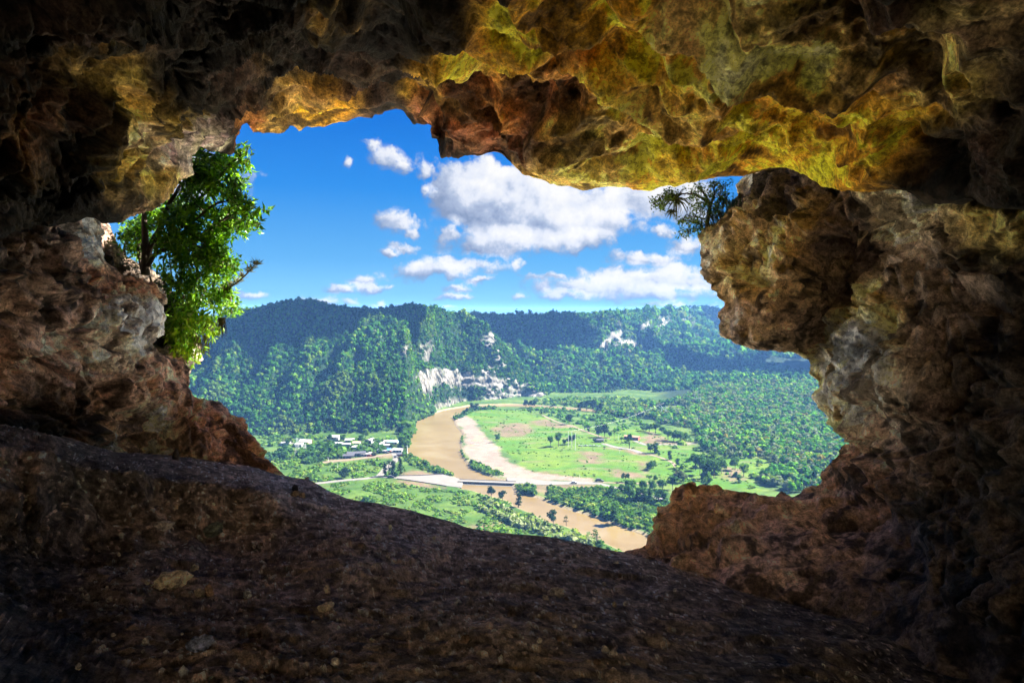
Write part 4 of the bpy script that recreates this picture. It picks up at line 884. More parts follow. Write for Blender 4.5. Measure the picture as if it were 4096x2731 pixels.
# --- wooded near hill
def hill_forest():
    for (nm, y0, y1, s, xr, nl, ls) in (('hillside_forest', 628, 1010, 3.0, (-430, 90), 24, .36), ('ridge_forest', 975, 1520, 5.2, (-560, 520), 16, .42), ('distant_forest', 1520, 3300, 12.5, (-300, 1300), 9, .5)):
        q = scatter(xr[0], xr[1], y0, y1, s)
        if nm == 'hillside_forest':      # steep faces carry more trees for their plan area
            e = scatter(xr[0], xr[1], y0, y1, 2.7); z0 = land_h(e[:, 0], e[:, 1])[0]; gx = land_h(e[:, 0] + 2, e[:, 1])[0] - z0; gy = land_h(e[:, 0], e[:, 1] + 2)[0] - z0
            q = np.concatenate([q, e[np.hypot(gx, gy) > 1.7]])
        px = 2048 + FPX * q[:, 0] / q[:, 1]
        q = q[(px > 560) & (px < 3420)]
        h, px, n1, n2, n3 = land_h(q[:, 0], q[:, 1])
        if nm == 'hillside_forest': keep = (h > .8) & (px < 2260)
        elif nm == 'ridge_forest': keep = (h > 1.2) | ((px > 2100) & (px < 2900) & (h >= 0) & (n1 > -.25))
        else: keep = (n1 > -.38) | (h > 5)
        # nothing grows behind the crest of the first hill where it cannot be seen
        P = np.c_[q, GZ + h]; X, Y = to_px(P)
        ex = rock_mask(X, Y, P[:, 0], P[:, 1], P[:, 2], n2)
        keep &= RNG.random(len(q)) > ex * 1.25
        P = P[keep]; X, Y = X[keep], Y[keep]; n1 = n1[keep]; n3k = n3[keep]; n2k = n2[keep]; hh = h[keep]
        if nm != 'hillside_forest':
            hrA = np.interp(X, HA[:, 0], HA[:, 1]); hid = (X < 2100) & (Y > 1236 + (120 - hrA) / 900 * FPX + 12)
            P, n1, n3k, n2k, hh = P[~hid], n1[~hid], n3k[~hid], n2k[~hid], hh[~hid]
        n = len(P); base = s * (.54 if nm != 'distant_forest' else .55)
        R = base * (.42 + 1.1 * RNG.random(n) ** 2.6); H = R * (.8 + 1.0 * RNG.random(n) ** 2)
        P[:, 2] += H * (.55 + .5 * RNG.random(n))
        col = pick_green(n, [.24, .27, .2, .1, .12, .07])
        col = col * np.clip(1 + .55 * n1[:, None] + .45 * n2k[:, None], .35, 2)
        yel = sstep(.25, .6, n2k)[:, None] * .5; col = col * (1 - yel) + np.array((.10, .12, .02)) * yel
        if nm == 'distant_forest': col = col * 1.1
        o = crowns(P, R, H, np.clip(col, .008, .3), nl, nm, M_LEAF, lsize=ls)
        tag(o, kind='stuff'); print(nm, n)
hill_forest()
# --- lowland wood on the right
WOOD = gpoly([(2440, 1660), (2480, 1650), (2560, 1640), (2640, 1625), (2750, 1600), (2850, 1560), (3300, 1560), (3700, 1620), (3700, 2100), (3350, 2080), (3160, 2010), (3120, 1965), (3040, 1925), (3118, 1880), (3118, 1862), (3050, 1838), (2960, 1838), (2886, 1830), (2840, 1800), (2778, 1766), (2750, 1730), (2700, 1712), (2614, 1682), (2560, 1672), (2500, 1675)])
CLEAR = [gpoly(q) for q in ([(2540, 1640), (2700, 1625), (2780, 1638), (2720, 1650), (2600, 1655)], [(2660, 1700), (2740, 1710), (2790, 1722), (2760, 1735)])]
def wood():
    q = scatter(60, 620, 440, 990, 3.7); n = len(q)
    d = sdist(q[:, 0], q[:, 1], WOOD); nn = fbm(np.c_[q / 30, np.zeros(n)], 4, 651)
    keep = (d + nn * 14 > 0) & (2048 + FPX * q[:, 0] / q[:, 1] < 3500)
    for c in CLEAR: keep &= sdist(q[:, 0], q[:, 1], c) + nn * 8 < 0
    q = q[keep]; nn = nn[keep]; n = len(q)
    R = 1.75 * (.5 + 1.35 * RNG.random(n) ** 1.5); H = R * (.8 + .4 * RNG.random(n))
    P = np.c_[q, zs(q)]; P[:, 2] += H * .9 + 1.2
    keep2 = nn > -.42 - .5 * RNG.random(n)
    q, nn, R, H, P = q[keep2], nn[keep2], R[keep2], H[keep2], P[keep2]; n = len(q)
    col = pick_green(n, [.14, .22, .24, .16, .14, .10], 1.2) * (1 + .25 * nn[:, None])
    yel = (RNG.random(n) < .03)[:, None]; col = np.where(yel, np.array((.13, .11, .02)), col)
    gr = (RNG.random(n) < .34)[:, None]; col = np.where(gr, np.array((.085, .11, .060)), col)
    tag(crowns(P, R, H, col, 44, 'lowland_forest', M_LEAF, lsize=.28, core=.68), kind='stuff'); print('wood', n)
wood()
# --- scrub and tall grass
def scrub(name, poly, s, r, col, nl=12, thr=-.2, seed=1, hz=.8, avoid=(), ls=.42, dens=1.0):
    poly = np.asarray(poly); x0, y0 = poly.min(0); x1, y1 = poly.max(0)
    q = scatter(x0, x1, y0, y1, s); n = len(q)
    nn = fbm(np.c_[q / 16, np.zeros(n)], 4, 660 + seed); d = sdist(q[:, 0], q[:, 1], poly)
    keep = (d > 0) & (nn > thr) & (RNG.random(n) < dens) & (sdist(q[:, 0], q[:, 1], river_xy) < (1.0 if name == 'river_edge_forest' else -.5))
    for a in avoid: keep &= a(q) 
    q = q[keep]; nn = nn[keep]; n = len(q)
    R = r * (.5 + .9 * RNG.random(n) ** 1.4) * np.clip(1 + nn, .6, 1.5); H = R * hz * (.7 + .6 * RNG.random(n))
    P = np.c_[q, np.full(n, GZ) + H * .35]
    i = RNG.integers(0, len(col), n); c = np.array(col)[i] * (.75 + .5 * RNG.random((n, 1))) * (1 + .3 * nn[:, None])
    o = crowns(P, R, H, c, nl, name, M_LEAF, lsize=ls); tag(o, kind='stuff'); print(name, n); return o
ROADS = [catmull(gpoly(p), 4) for p in ([(1100, 1962), (1249, 1936), (1306, 1929), (1383, 1920), (1459, 1914), (1513, 1906), (1570, 1908)], [(1515, 1905), (1530, 1890), (1545, 1872), (1570, 1852), (1583, 1838), (1582, 1822), (1570, 1803), (1555, 1791), (1540, 1783)],
  [(1530, 1784), (1480, 1782), (1421, 1781), (1350, 1780), (1268, 1776), (1191, 1774), (1100, 1770)], [(1290, 1850), (1350, 1842), (1420, 1836), (1500, 1824), (1565, 1816)], [(2390, 1933), (2424, 1941), (2451, 1949), (2508, 1964), (2560, 1976), (2615, 1989), (2700, 2010), (2850, 2040)])]
def off_roads(q):
    k = np.ones(len(q), bool)
    for r in ROADS: k &= sdist(q[:, 0], q[:, 1], r, False) > 4.2
    return k
BR = [(.060, .115, .012), (.046, .10, .012), (.075, .125, .018), (.035, .08, .012), (.09, .12, .025)]
DKG = [(.018, .048, .012), (.030, .070, .014), (.045, .092, .016)]
scrub('bank_scrub', gpoly([(1100, 1975), (1249, 1946), (1383, 1930), (1513, 1917), (1570, 1925), (1640, 1945), (1750, 1957), (1846, 1962), (1950, 1985), (2030, 2003), (2060, 2026), (2144, 2060), (2278, 2110), (2336, 2137), (2431, 2175), (2512, 2213), (2650, 2290), (2500, 2420), (1900, 2300), (1300, 2150), (1000, 2000)]), 2.3, 1.25, BR, 12, -.08, 1, .55)
scrub('reed_scrub', gpoly([(1900, 2000), (1960, 2010), (2050, 2045), (2144, 2080), (2250, 2120), (2330, 2150), (2400, 2180), (2330, 2190), (2200, 2150), (2080, 2110), (1960, 2060), (1890, 2020)]), 1.8, 1.3, [(.11, .14, .05), (.085, .12, .04), (.14, .16, .075)], 14, -.1, 2, 1.3)
scrub('field_scrub', gpoly([(1060, 1840), (1200, 1800), (1330, 1850), (1420, 1845), (1540, 1838), (1545, 1860), (1500, 1900), (1400, 1915), (1250, 1930), (1100, 1960), (1000, 1900)]), 2.6, 1.5, BR, 12, -.02, 3, .7, (off_roads,))
scrub('village_thicket', gpoly([(1195, 1838), (1200, 1810), (1250, 1792), (1330, 1790), (1400, 1798), (1480, 1795), (1540, 1796), (1555, 1808), (1500, 1812), (1440, 1814), (1390, 1826), (1330, 1833), (1270, 1850), (1230, 1862)]), 2.6, 2.4, DKG, 26, -.4, 4, 1.0, (off_roads,), .36)
scrub('village_thicket', gpoly([(1060, 1838), (1090, 1812), (1140, 1808), (1160, 1830), (1150, 1850), (1090, 1850)]), 3.0, 2.4, DKG, 26, -.3, 5, 1.0, (), .36)
scrub('village_garden_scrub', gpoly([(1120, 1765), (1250, 1762), (1400, 1752), (1560, 1752), (1620, 1765), (1640, 1800), (1560, 1800), (1400, 1796), (1250, 1788), (1130, 1780)]), 4.6, 2.0, DKG + BR, 20, .0, 6, 1.0, (off_roads,), .38, .8)
scrub('river_bank_scrub', gpoly([(1620, 1790), (1640, 1815), (1680, 1838), (1730, 1858), (1800, 1885), (1835, 1903), (1800, 1900), (1730, 1890), (1660, 1868), (1620, 1840), (1605, 1800)]), 2.0, 1.5, BR + DKG, 14, -.3, 7)
scrub('levee_scrub', gpoly([(1890, 1845), (1905, 1848), (1950, 1868), (1990, 1885), (2015, 1903), (1985, 1902), (1930, 1888), (1892, 1868)]), 1.9, 1.4, DKG + BR, 16, -.6, 8)
scrub('levee_scrub', gpoly([(1838, 1740), (1850, 1735), (1850, 1765), (1848, 1790), (1852, 1812), (1870, 1838), (1890, 1852), (1880, 1856), (1858, 1832), (1842, 1808)]), 2.0, 1.1, DKG + BR, 12, -.2, 9)
scrub('levee_scrub', gpoly([(1815, 1675), (1850, 1655), (1870, 1640), (1900, 1632), (1990, 1628), (1990, 1636), (1900, 1642), (1860, 1662), (1830, 1680)]), 3.0, 2.0, DKG, 16, -.2, 10)
scrub('islet_scrub', gpoly([(2056, 1941), (2120, 1943), (2135, 1952), (2148, 1978), (2120, 1978), (2080, 1966)]), 1.9, 1.8, BR + DKG, 18, -.6, 11)
scrub('far_bank_scrub', gpoly([(2190, 1958), (2210, 1948), (2280, 1954), (2330, 1955), (2400, 1948), (2450, 1958), (2560, 1985), (2700, 2020), (2750, 2200), (2620, 2148), (2565, 2124), (2470, 2088), (2374, 2054), (2278, 2026), (2183, 1993)]), 2.1, 1.6, BR + DKG + DKG, 16, -.4, 12, .8, (off_roads,))
scrub('field_edge_scrub', gpoly([(2000, 1640), (2200, 1628), (2450, 1640), (2560, 1672), (2600, 1700), (2560, 1700), (2450, 1730), (2300, 1700), (2160, 1655)]), 4.2, 1.8, [(.06, .13, .014), (.035, .085, .014)], 10, .05, 13)
scrub('field_edge_scrub', gpoly([(2690, 1720), (2780, 1770), (2880, 1840), (3050, 1850), (3100, 1900), (3000, 1960), (2850, 1965), (2720, 1950), (2690, 1900), (2700, 1850)]), 5.5, 1.6, BR, 12, .2, 14)

scrub('river_edge_forest', gpoly([(1640, 1690), (1660, 1672), (1720, 1650), (1735, 1655), (1700, 1674), (1668, 1690), (1655, 1730), (1640, 1770), (1640, 1800), (1612, 1790), (1615, 1740)]), 3.0, 3.0, DKG, 26, -1.0, 15, 1.3)
scrub('meadow_tussocks', MEADOW, 5.0, .8, [(.040, .085, .012), (.07, .10, .02)], 8, .16, 16, .5)
scrub('far_field_scrub', gpoly([(2130, 1600), (2300, 1592), (2500, 1590), (2640, 1600), (2640, 1640), (2480, 1648), (2300, 1628), (2130, 1616)]), 4.6, 2.2, DKG + BR, 14, -.15, 17)

scrub('field_scrub', gpoly([(1040, 1748), (1230, 1745), (1330, 1748), (1330, 1756), (1180, 1766), (1060, 1790), (1040, 1800)]), 3.4, 2.0, BR + DKG, 14, -.1, 18)
# ------------------------------------------------------------------ single trees of the valley
def tube_mesh(paths, rad, nseg=6):
    """tapered tubes along polylines: paths [(k,3)], rad [(k,)]"""
    Vs, Qs, off = [], [], 0
    for p, r in zip(paths, rad):
        p = np.asarray(p, float); k = len(p); t = np.gradient(p, axis=0); t /= np.linalg.norm(t, axis=1, keepdims=True) + 1e-9
        ref = np.array([.31, .77, .56]); a = np.cross(t, ref); a /= np.linalg.norm(a, axis=1, keepdims=True) + 1e-9; b = np.cross(t, a)
        th = np.arange(nseg) / nseg * 2 * math.pi
        V = p[:, None] + (a[:, None] * np.cos(th)[None, :, None] + b[:, None] * np.sin(th)[None, :, None]) * np.asarray(r)[:, None, None]
        Vs.append(V.reshape(-1, 3)); i = np.arange(k - 1)[:, None] * nseg; j = np.arange(nseg)[None]; j2 = (j + 1) % nseg
        Qs.append(np.stack([i + j, i + j2, i + nseg + j2, i + nseg + j], -1).reshape(-1, 4) + off); off += k * nseg
    return np.concatenate(Vs), np.concatenate(Qs)
M_DEAD = simple_mat('pale_bark', (.30, .26, .21), .9, .2, 3.0)
def tree_proto(kind, seed, col):
    """unit-height tree: trunk with limbs, crown of leaf clumps in lumps"""
    global RNG
    keep = RNG; RNG = np.random.default_rng(seed); r = RNG
    root = empty('tree', (0, 0, 0))
    lumps = []
    if kind == 'round': hb, w_, n = .32, .42, 9
    elif kind == 'spread': hb, w_, n = .30, .62, 12
    elif kind == 'tall': hb, w_, n = .10, .20, 10
    elif kind == 'sparse': hb, w_, n = .30, .34, 7
    elif kind == 'bush': hb, w_, n = .02, .62, 12
    elif kind == 'umbrella': hb, w_, n = .62, .5, 9
    else: hb, w_, n = .8, .4, 0
    if kind == 'palm':
        pts = [np.array([(0, 0, -.05), (.015, 0, .3), (.03, .01, .6), (.03, .01, .86)])]; rad = [[.022, .018, .015, .014]]
        V, Q = tube_mesh(pts, rad, 6); mesh_np('trunk', V, Q=Q, mat=M_DEAD, parent=root)
        VV = []
        for i in range(16):
            a = i / 16 * 2 * math.pi + r.random() * .3; up = .1 + .16 * (i % 3)
            for k in range(5):
                s0, s1 = k / 5, (k + 1) / 5
                def pt(s, side): 
                    d = s * .24; z = .86 + up * s - .30 * s * s
                    return (.03 + math.cos(a) * d - math.sin(a) * side, .01 + math.sin(a) * d + math.cos(a) * side, z - abs(side) * .5)
                w0, w1 = .035 * (1 - s0 * .6), .035 * (1 - s1 * .8)
                VV += [pt(s0, -w0), pt(s0, w0), pt(s1, w1), pt(s1, -w1)]
        VV = np.array(VV); mesh_np('crown', VV, Q=np.arange(len(VV)).reshape(-1, 4), mat=M_LEAF, col=np.tile(np.array(col), (len(VV), 1)), parent=root)
        RNG = keep; return root
    for i in range(n):
        f = (i + .5) / n; a = r.random() * 6.28
        if kind in ('tall',): z = hb + (1 - hb) * f; rad_ = w_ * .35 * math.sin(min(1, 1.15 - f) * 3.0 * .5 + .3)
        elif kind == 'umbrella': z = hb + .28 * r.random(); rad_ = w_ * (.3 + .6 * r.random())
        elif kind == 'bush': z = .25 + .5 * r.random(); rad_ = w_ * .75 * math.sqrt(r.random()) * (1.1 - .5 * z)
        else: z = hb + .12 + (.84 - hb) * r.random(); rad_ = w_ * .72 * math.sqrt(r.random()) * math.sqrt(max(.1, 1 - ((z - .62) / .42) ** 2))
        lumps.append((math.cos(a) * rad_, math.sin(a) * rad_, z))
    L = np.array(lumps); lr = {'round': .21, 'spread': .20, 'tall': .125, 'sparse': .12, 'bush': .25, 'umbrella': .16}[kind] * (.7 + .6 * r.random(n))
    top = .75 if kind != 'bush' else .4
    tr = [np.array([(0, 0, -.04), (.01, 0, hb * .6 + .03), (.0, .015, hb + .1), (.01, 0, top)])]; rd = [[.032, .026, .020, .006]]
    for l in L:
        z0 = min(top, max(.05, hb * .7 + .25 * r.random() * (1 - hb))); mid = np.array([l[0] * .5, l[1] * .5, (z0 + l[2]) / 2 + .02])
        tr.append(np.array([(.005, 0, z0), mid, l])); rd.append([.012, .008, .003])
    V, Q = tube_mesh(tr, rd, 5); mesh_np('trunk', V, Q=Q, mat=M_BARK, parent=root)
    nl = 46 if kind != 'sparse' else 26
    ch = crowns(L, lr, lr * .85, np.array(col)[None] * (.75 + .5 * r.random((n, 1))), nl, 'crown', M_LEAF, lsize=.20, core=.62 if kind != 'sparse' else .25)
    ch.parent = root
    RNG = keep; return root
PROTO = {}
def proto(kind, v, col):
    k = (kind, v, tuple(col))
    if k not in PROTO: PROTO[k] = [tree_proto(kind, 900 + len(PROTO) * 7, col), False]
    return PROTO[k]
TG = {'d': (.024, .060, .015), 'm': (.036, .082, .015), 'l': (.058, .108, .018), 'g': (.052, .068, .034), 'k': (.014, .030, .012)}
def tree(kind, x, y, hpx, label, col='m', group=None, wide=1.0, name=None, cat='tree', v=None):
    p = gp(x, y); H = hpx / FPX * p[1]
    v = (int(x) + int(y)) % 2 if v is None else v
    pr = proto(kind, v, TG[col]); o = pr[0] if not pr[1] else copy_tree(pr[0]); pr[1] = True
    o.name = name or {'palm': 'palm_tree', 'bush': 'bush'}.get(kind, 'tree')
    o.location = (p[0], p[1], GZ - .05); o.scale = (H * wide, H * wide, H); o.rotation_euler = (0, 0, (x * 7.3 + y) % 6.28)
    for k in ('group',):
        if k in o: del o[k]
    tag(o, label, cat, group); return o
T = tree
GRV = 'trees of the grove beside the road junction'; NB = 'trees along the near river bank'; MD = 'trees dotted over the green meadow'; RW = 'trees of the roadside wood behind the rock mound'
T('bush', 1377, 1912, 48, 'dark grey-green bushy tree above the white road in the left field', 'k', wide=.75, cat='tree', name='tree')
T('tall', 1540, 1904, 58, 'leftmost slim dark tree beside the road junction', 'k', GRV)
T('sparse', 1556, 1903, 64, 'thin dark tree second from the left beside the road junction', 'k', GRV, 1.3)
T('tall', 1572, 1903, 62, 'dark narrow tree in the middle of the grove at the road junction', 'k', GRV)
T('bush', 1585, 1906, 26, 'low green bush at the foot of the road junction grove', 'm', GRV)
T('tall', 1600, 1900, 74, 'tallest slim dark tree, rightmost of the road junction grove', 'k', GRV, 1.1)
T('sparse', 1616, 1898, 34, 'small thin tree on the sandy ground right of the road junction grove', 'm', GRV)
T('round', 1966, 1992, 44, 'dark round tree, leftmost on the near river bank below the bridge', 'k', NB)
T('round', 2009, 2002, 40, 'dark tree leaning over the brown water right of a bushy clump', 'k', NB)
T('bush', 1982, 2018, 30, 'dark bush between two trees on the near river bank', 'd', NB, cat='bush')
T('tall', 2074, 2026, 58, 'tall dark tree standing alone at the water edge on the near bank', 'k', NB, 1.6)
T('round', 2213, 2096, 56, 'large dark tree on the near bank halfway down the lower river', 'k', NB, .9)
T('sparse', 2265, 2100, 38, 'small thin tree just right of the large dark tree on the near bank', 'k', NB, 1.2)
T('sparse', 2389, 2186, 68, 'tall half-bare tree nearest the dark cave floor', 'd', NB, 1.2)
T('bush', 2396, 2186, 30, 'bush under the half-bare tree by the dark cave floor', 'm', NB, cat='bush')
T('tall', 2456, 2090, 66, 'tall leafy tree on the far bank opposite the lower river', 'd', wide=1.9)
T('tall', 2447, 1980, 40, 'vine-covered tree left of the roadside wood', 'd', RW, 1.7)
T('umbrella', 2502, 1928, 34, 'flat-topped tree above the road at the left of the roadside wood', 'k', RW, 1.2)
for x, y, h, k, lab in ((2516, 2012, 66, 'round', 'tall vine-hung tree at the front left of the roadside wood'), (2550, 2006, 56, 'tall', 'second vine-hung tree from the left in the front of the roadside wood'),
    (2577, 2008, 60, 'tall', 'third vine-hung tree from the left in the front of the roadside wood'), (2600, 2006, 52, 'tall', 'fourth vine-hung tree from the left in the front of the roadside wood'), (2634, 2016, 56, 'round', 'pale-leaved tree in front of the roadside wood beside the brown rock'),
    (2658, 2014, 50, 'tall', 'slim tree touching the left edge of the brown rock mound'), (2530, 1972, 50, 'round', 'round crown in the upper left of the roadside wood'), (2570, 1966, 46, 'round', 'round crown in the middle of the roadside wood'),
    (2610, 1965, 46, 'round', 'dark crown behind the road gap in the roadside wood'), (2650, 1958, 46, 'spread', 'broad crown at the upper right of the roadside wood'), (2690, 1958, 52, 'round', 'crown rising just above the rock mound in the roadside wood'),
    (2486, 1960, 26, 'bush', 'low bush on the road verge at the left of the roadside wood'), (2510, 1958, 40, 'round', 'dark round tree behind the road verge bush')):
    T(k, x, y, h, lab, 'd' if h > 50 else 'm', RW, 1.0 if k != 'tall' else 1.9)
T('sparse', 2558, 2046, 26, 'small bare dark tree in scrub below the roadside wood', 'k', wide=1.3)
T('umbrella', 2600, 1926, 30, 'small flat-crowned tree with bare trunk, left of a pair by the meadow edge', 'l', MD); T('round', 2623, 1926, 27, 'small round tree with bare trunk, right of a pair by the meadow edge', 'm', MD, .8)
T('bush', 2600, 1879, 40, 'big dark green clump alone on the lower right meadow', 'd', MD, .9, cat='bush'); T('bush', 2614, 1872, 34, 'feathery bamboo clump touching the big dark clump on the meadow', 'l', MD, .8, cat='bush')
T('round', 2601, 1812, 38, 'left tree of a dark pair at the end of the white path', 'd', MD, .9); T('tall', 2622, 1812, 42, 'right taller tree of a dark pair at the end of the white path', 'd', MD, 2.0)
T('tall', 2679, 1838, 36, 'dark narrow tree on the dirt track at the right of the meadow', 'k', MD, 1.5); T('bush', 2637, 1822, 12, 'tiny shrub beside the right dirt track', 'd', MD, cat='bush')
T('sparse', 2518, 1794, 38, 'open-branched tree on the green strip between two white paths', 'd', MD, 1.3); T('round', 2520, 1770, 30, 'dark tree in front of the red farmhouse', 'k', MD, 1.1)
T('umbrella', 2485, 1770, 22, 'little green tree with a round shadow left of the red farmhouse', 'm', MD); T('palm', 2459, 1764, 44, 'tall palm tree left of the red farmhouse', 'd', MD, .9, cat='palm')
T('spread', 2395, 1748, 36, 'wide dark spreading tree left in the grove above the ruined hut', 'k', MD, .8); T('round', 2418, 1748, 46, 'tallest dark tree of the grove above the ruined hut', 'k', MD, .9); T('round', 2439, 1750, 24, 'small dark tree right in the grove above the ruined hut', 'd', MD)
T('sparse', 2337, 1722, 20, 'small tree left of a dark pair on the brown track', 'd', MD, 1.4); T('tall', 2354, 1726, 27, 'leaning dark tree right of a pair on the brown track', 'k', MD, 1.5); T('sparse', 2368, 1730, 13, 'bare stump of a tree by the brown track', 'g', MD)
T('spread', 2276, 1697, 38, 'dark umbrella-shaped tree at the end of the upper brown track', 'k', MD, .72)
T('round', 2202, 1788, 42, 'left tree of the three in the middle of the meadow', 'd', MD, .75); T('round', 2234, 1784, 50, 'largest tree of the three in the middle of the meadow', 'd', MD, .85); T('bush', 2256, 1778, 24, 'low tree right of the largest one in the middle of the meadow', 'd', MD, .8)
T('round', 2276, 1778, 34, 'dark tree behind the leftmost tall white pole', 'k', MD, .7); T('round', 2291, 1776, 40, 'dark tree behind the middle tall white pole', 'k', MD, .7)
T('bush', 2378, 1768, 16, 'dark bush at the left end of the ruined hut', 'k', cat='bush'); T('bush', 2405, 1764, 18, 'dark bush behind the ruined hut', 'k', cat='bush')
T('tall', 2124, 1650, 14, 'tiny tree left of the far track on the upper meadow', 'd', MD, 1.6); T('sparse', 2157, 1657, 12, 'small tree left of a trio on the upper meadow', 'd', MD, 1.6); T('tall', 2166, 1655, 22, 'taller tree of a trio on the upper meadow', 'd', MD, 1.5); T('umbrella', 2182, 1655, 14, 'flat tree right of a trio on the upper meadow', 'd', MD, 1.4)
T('round', 1989, 1768, 34, 'lone dark tree at the edge of the sandbar and the meadow', 'd', wide=.9)
for x, y, h, lab in ((1867, 1655, 22, 'dark tree on the tip of the sandbar at the river bend'), (1890, 1642, 28, 'left of two dark trees at the river bend'), (1908, 1641, 28, 'right of two dark trees at the river bend'), (2104, 1632, 30, 'left dark tree of the clump at the far water strip'), (2120, 1630, 26, 'middle dark tree of the clump at the far water strip'), (2136, 1632, 28, 'right dark tree of the clump at the far water strip')):
    T('round', x, y, h, lab, 'k', 'dark trees along the far river')
for x, y, h, lab in ((2322, 1644, 34, 'leftmost dark tree of the row at the foot of the far ridge'), (2345, 1640, 40, 'second dark tree of the row at the foot of the far ridge'), (2372, 1644, 40, 'third dark tree of the row at the foot of the far ridge'), (2398, 1648, 32, 'fourth dark tree of the row at the foot of the far ridge')):
    T('round', x, y, h, lab, 'k', 'dark trees along the far river', 1.1)
HD = 'trees of the hedge clumps at the right of the meadow'
for x, y, h, k, c, lab in ((2575, 1722, 26, 'bush', 'm', 'left end bush of the upper hedge clump'), (2597, 1728, 34, 'round', 'd', 'dark tree in the left half of the upper hedge clump'), (2622, 1732, 36, 'round', 'd', 'dark tree in the right half of the upper hedge clump'), (2648, 1736, 30, 'round', 'm', 'right end tree of the upper hedge clump'),
    (2672, 1760, 38, 'round', 'd', 'left end tree of the lower hedge clump'), (2695, 1764, 42, 'round', 'd', 'tallest tree of the lower hedge clump'), (2720, 1766, 40, 'round', 'm', 'tree right of the tallest in the lower hedge clump'), (2745, 1764, 34, 'round', 'm', 'right end tree of the lower hedge clump')):
    T(k, x, y, h, lab, c, HD, 1.15)
CP = 'trees of the big round copse above the rock mound'
for x, y, h, c, lab in ((2782, 1880, 66, 'm', 'left edge tree of the big round copse'), (2800, 1900, 78, 'd', 'front left tree of the big round copse'), (2826, 1915, 80, 'd', 'front middle tree of the big round copse'), (2856, 1912, 78, 'm', 'front right tree of the big round copse'), (2885, 1895, 66, 'm', 'right edge tree of the big round copse'), (2815, 1870, 60, 'l', 'back left tree of the big round copse'), (2850, 1866, 62, 'l', 'back right tree of the big round copse'), (2838, 1938, 30, 'm', 'small bush in front of the big round copse')):
    T('round', x, y, h, lab, c, CP, .8)
ST = 'trees along the track right of the meadow'
for x, y, h, k, c, lab in ((2710, 1872, 40, 'tall', 'd', 'narrow tree at the top of the track side row'), (2705, 1905, 36, 'sparse', 'g', 'grey open tree midway in the track side row'), (2735, 1930, 46, 'spread', 'g', 'broad grey-green tree at the foot of the track side row'), (2700, 1925, 40, 'spread', 'g', 'low spreading tree left of the broad grey-green one'), (2940, 1880, 50, 'round', 'm', 'tree between the bare earth patch and the yellow field'), (2975, 1905, 48, 'round', 'l', 'pale tree at the lower corner of the yellow field'), (2955, 1930, 34, 'tall', 'm', 'small narrow tree below the bare earth patch')):
    T(k, x, y, h, lab, c, ST, 1.0 if k != 'tall' else 1.6)
VG = 'trees among the village houses'
for x, y, h, k, c, lab in ((1150, 1782, 26, 'round', 'm', 'round tree behind the leftmost village house'), (1318, 1768, 30, 'round', 'd', 'dark tree left of the house with the dark balcony'), (1372, 1762, 28, 'spread', 'm', 'spreading tree between two upper village houses'), (1447, 1772, 34, 'round', 'd', 'dark tree right of the second upper white house'), (1462, 1752, 36, 'round', 'l', 'pale green tree behind the dark gabled house'),
    (1500, 1778, 26, 'umbrella', 'd', 'tree in front of the dark gabled house'), (1512, 1792, 30, 'round', 'd', 'dark tree left of the crowded houses by the river'), (1565, 1800, 26, 'round', 'd', 'round tree beside the bend of the village street'), (1606, 1782, 40, 'tall', 'm', 'narrow tree right of the blue-roofed house'), (1618, 1798, 34, 'round', 'd', 'dark tree between the village and the river'), (1460, 1800, 30, 'round', 'm', 'tree in front of the long white village building'), (1240, 1842, 44, 'bush', 'd', 'big dark tree at the left end of the village thicket'), (1105, 1836, 34, 'bush', 'd', 'left round bush standing in the pale left field'), (1134, 1840, 42, 'bush', 'd', 'right taller bush standing in the pale left field'), (1358, 1834, 26, 'umbrella', 'l', 'pale tree left of the long dark sheds'), (1497, 1822, 22, 'bush', 'g', 'brownish bush right of the long dark sheds')):
    T(k, x, y, h, lab, c, VG, 1.0 if k != 'tall' else 1.6)
T('bush', 1465, 2010, 30, 'dark bush on the near slope just above the cave floor', 'd', wide=1.2, cat='bush'); T('bush', 1490, 2012, 18, 'small bush right of the dark bush above the cave floor', 'm', wide=1.3, cat='bush')

# ------------------------------------------------------------------ buildings
def boxm(bs):
    V, Q = [], []
    for (x0, x1, y0, y1, z0, z1) in bs:
        k = len(V); V += [(x0, y0, z0), (x1, y0, z0), (x1, y1, z0), (x0, y1, z0), (x0, y0, z1), (x1, y0, z1), (x1, y1, z1), (x0, y1, z1)]
        Q += [(k, k + 3, k + 2, k + 1), (k + 4, k + 5, k + 6, k + 7), (k, k + 1, k + 5, k + 4), (k + 1, k + 2, k + 6, k + 5), (k + 2, k + 3, k + 7, k + 6), (k + 3, k, k + 4, k + 7)]
    return V, Q
PAINT = {k: simple_mat('paint_' + k, c, .8, .12, .8) for k, c in dict(white=(.33, .32, .30), cream=(.31, .27, .21), pink=(.52, .28, .24), grey=(.30, .30, .30), dark=(.05, .05, .06), red=(.34, .07, .05), blue=(.08, .25, .50), metal=(.29, .30, .31), rust=(.32, .17, .10), glass=(.04, .05, .07), sky=(.20, .42, .60), tan=(.40, .30, .20)).items()}
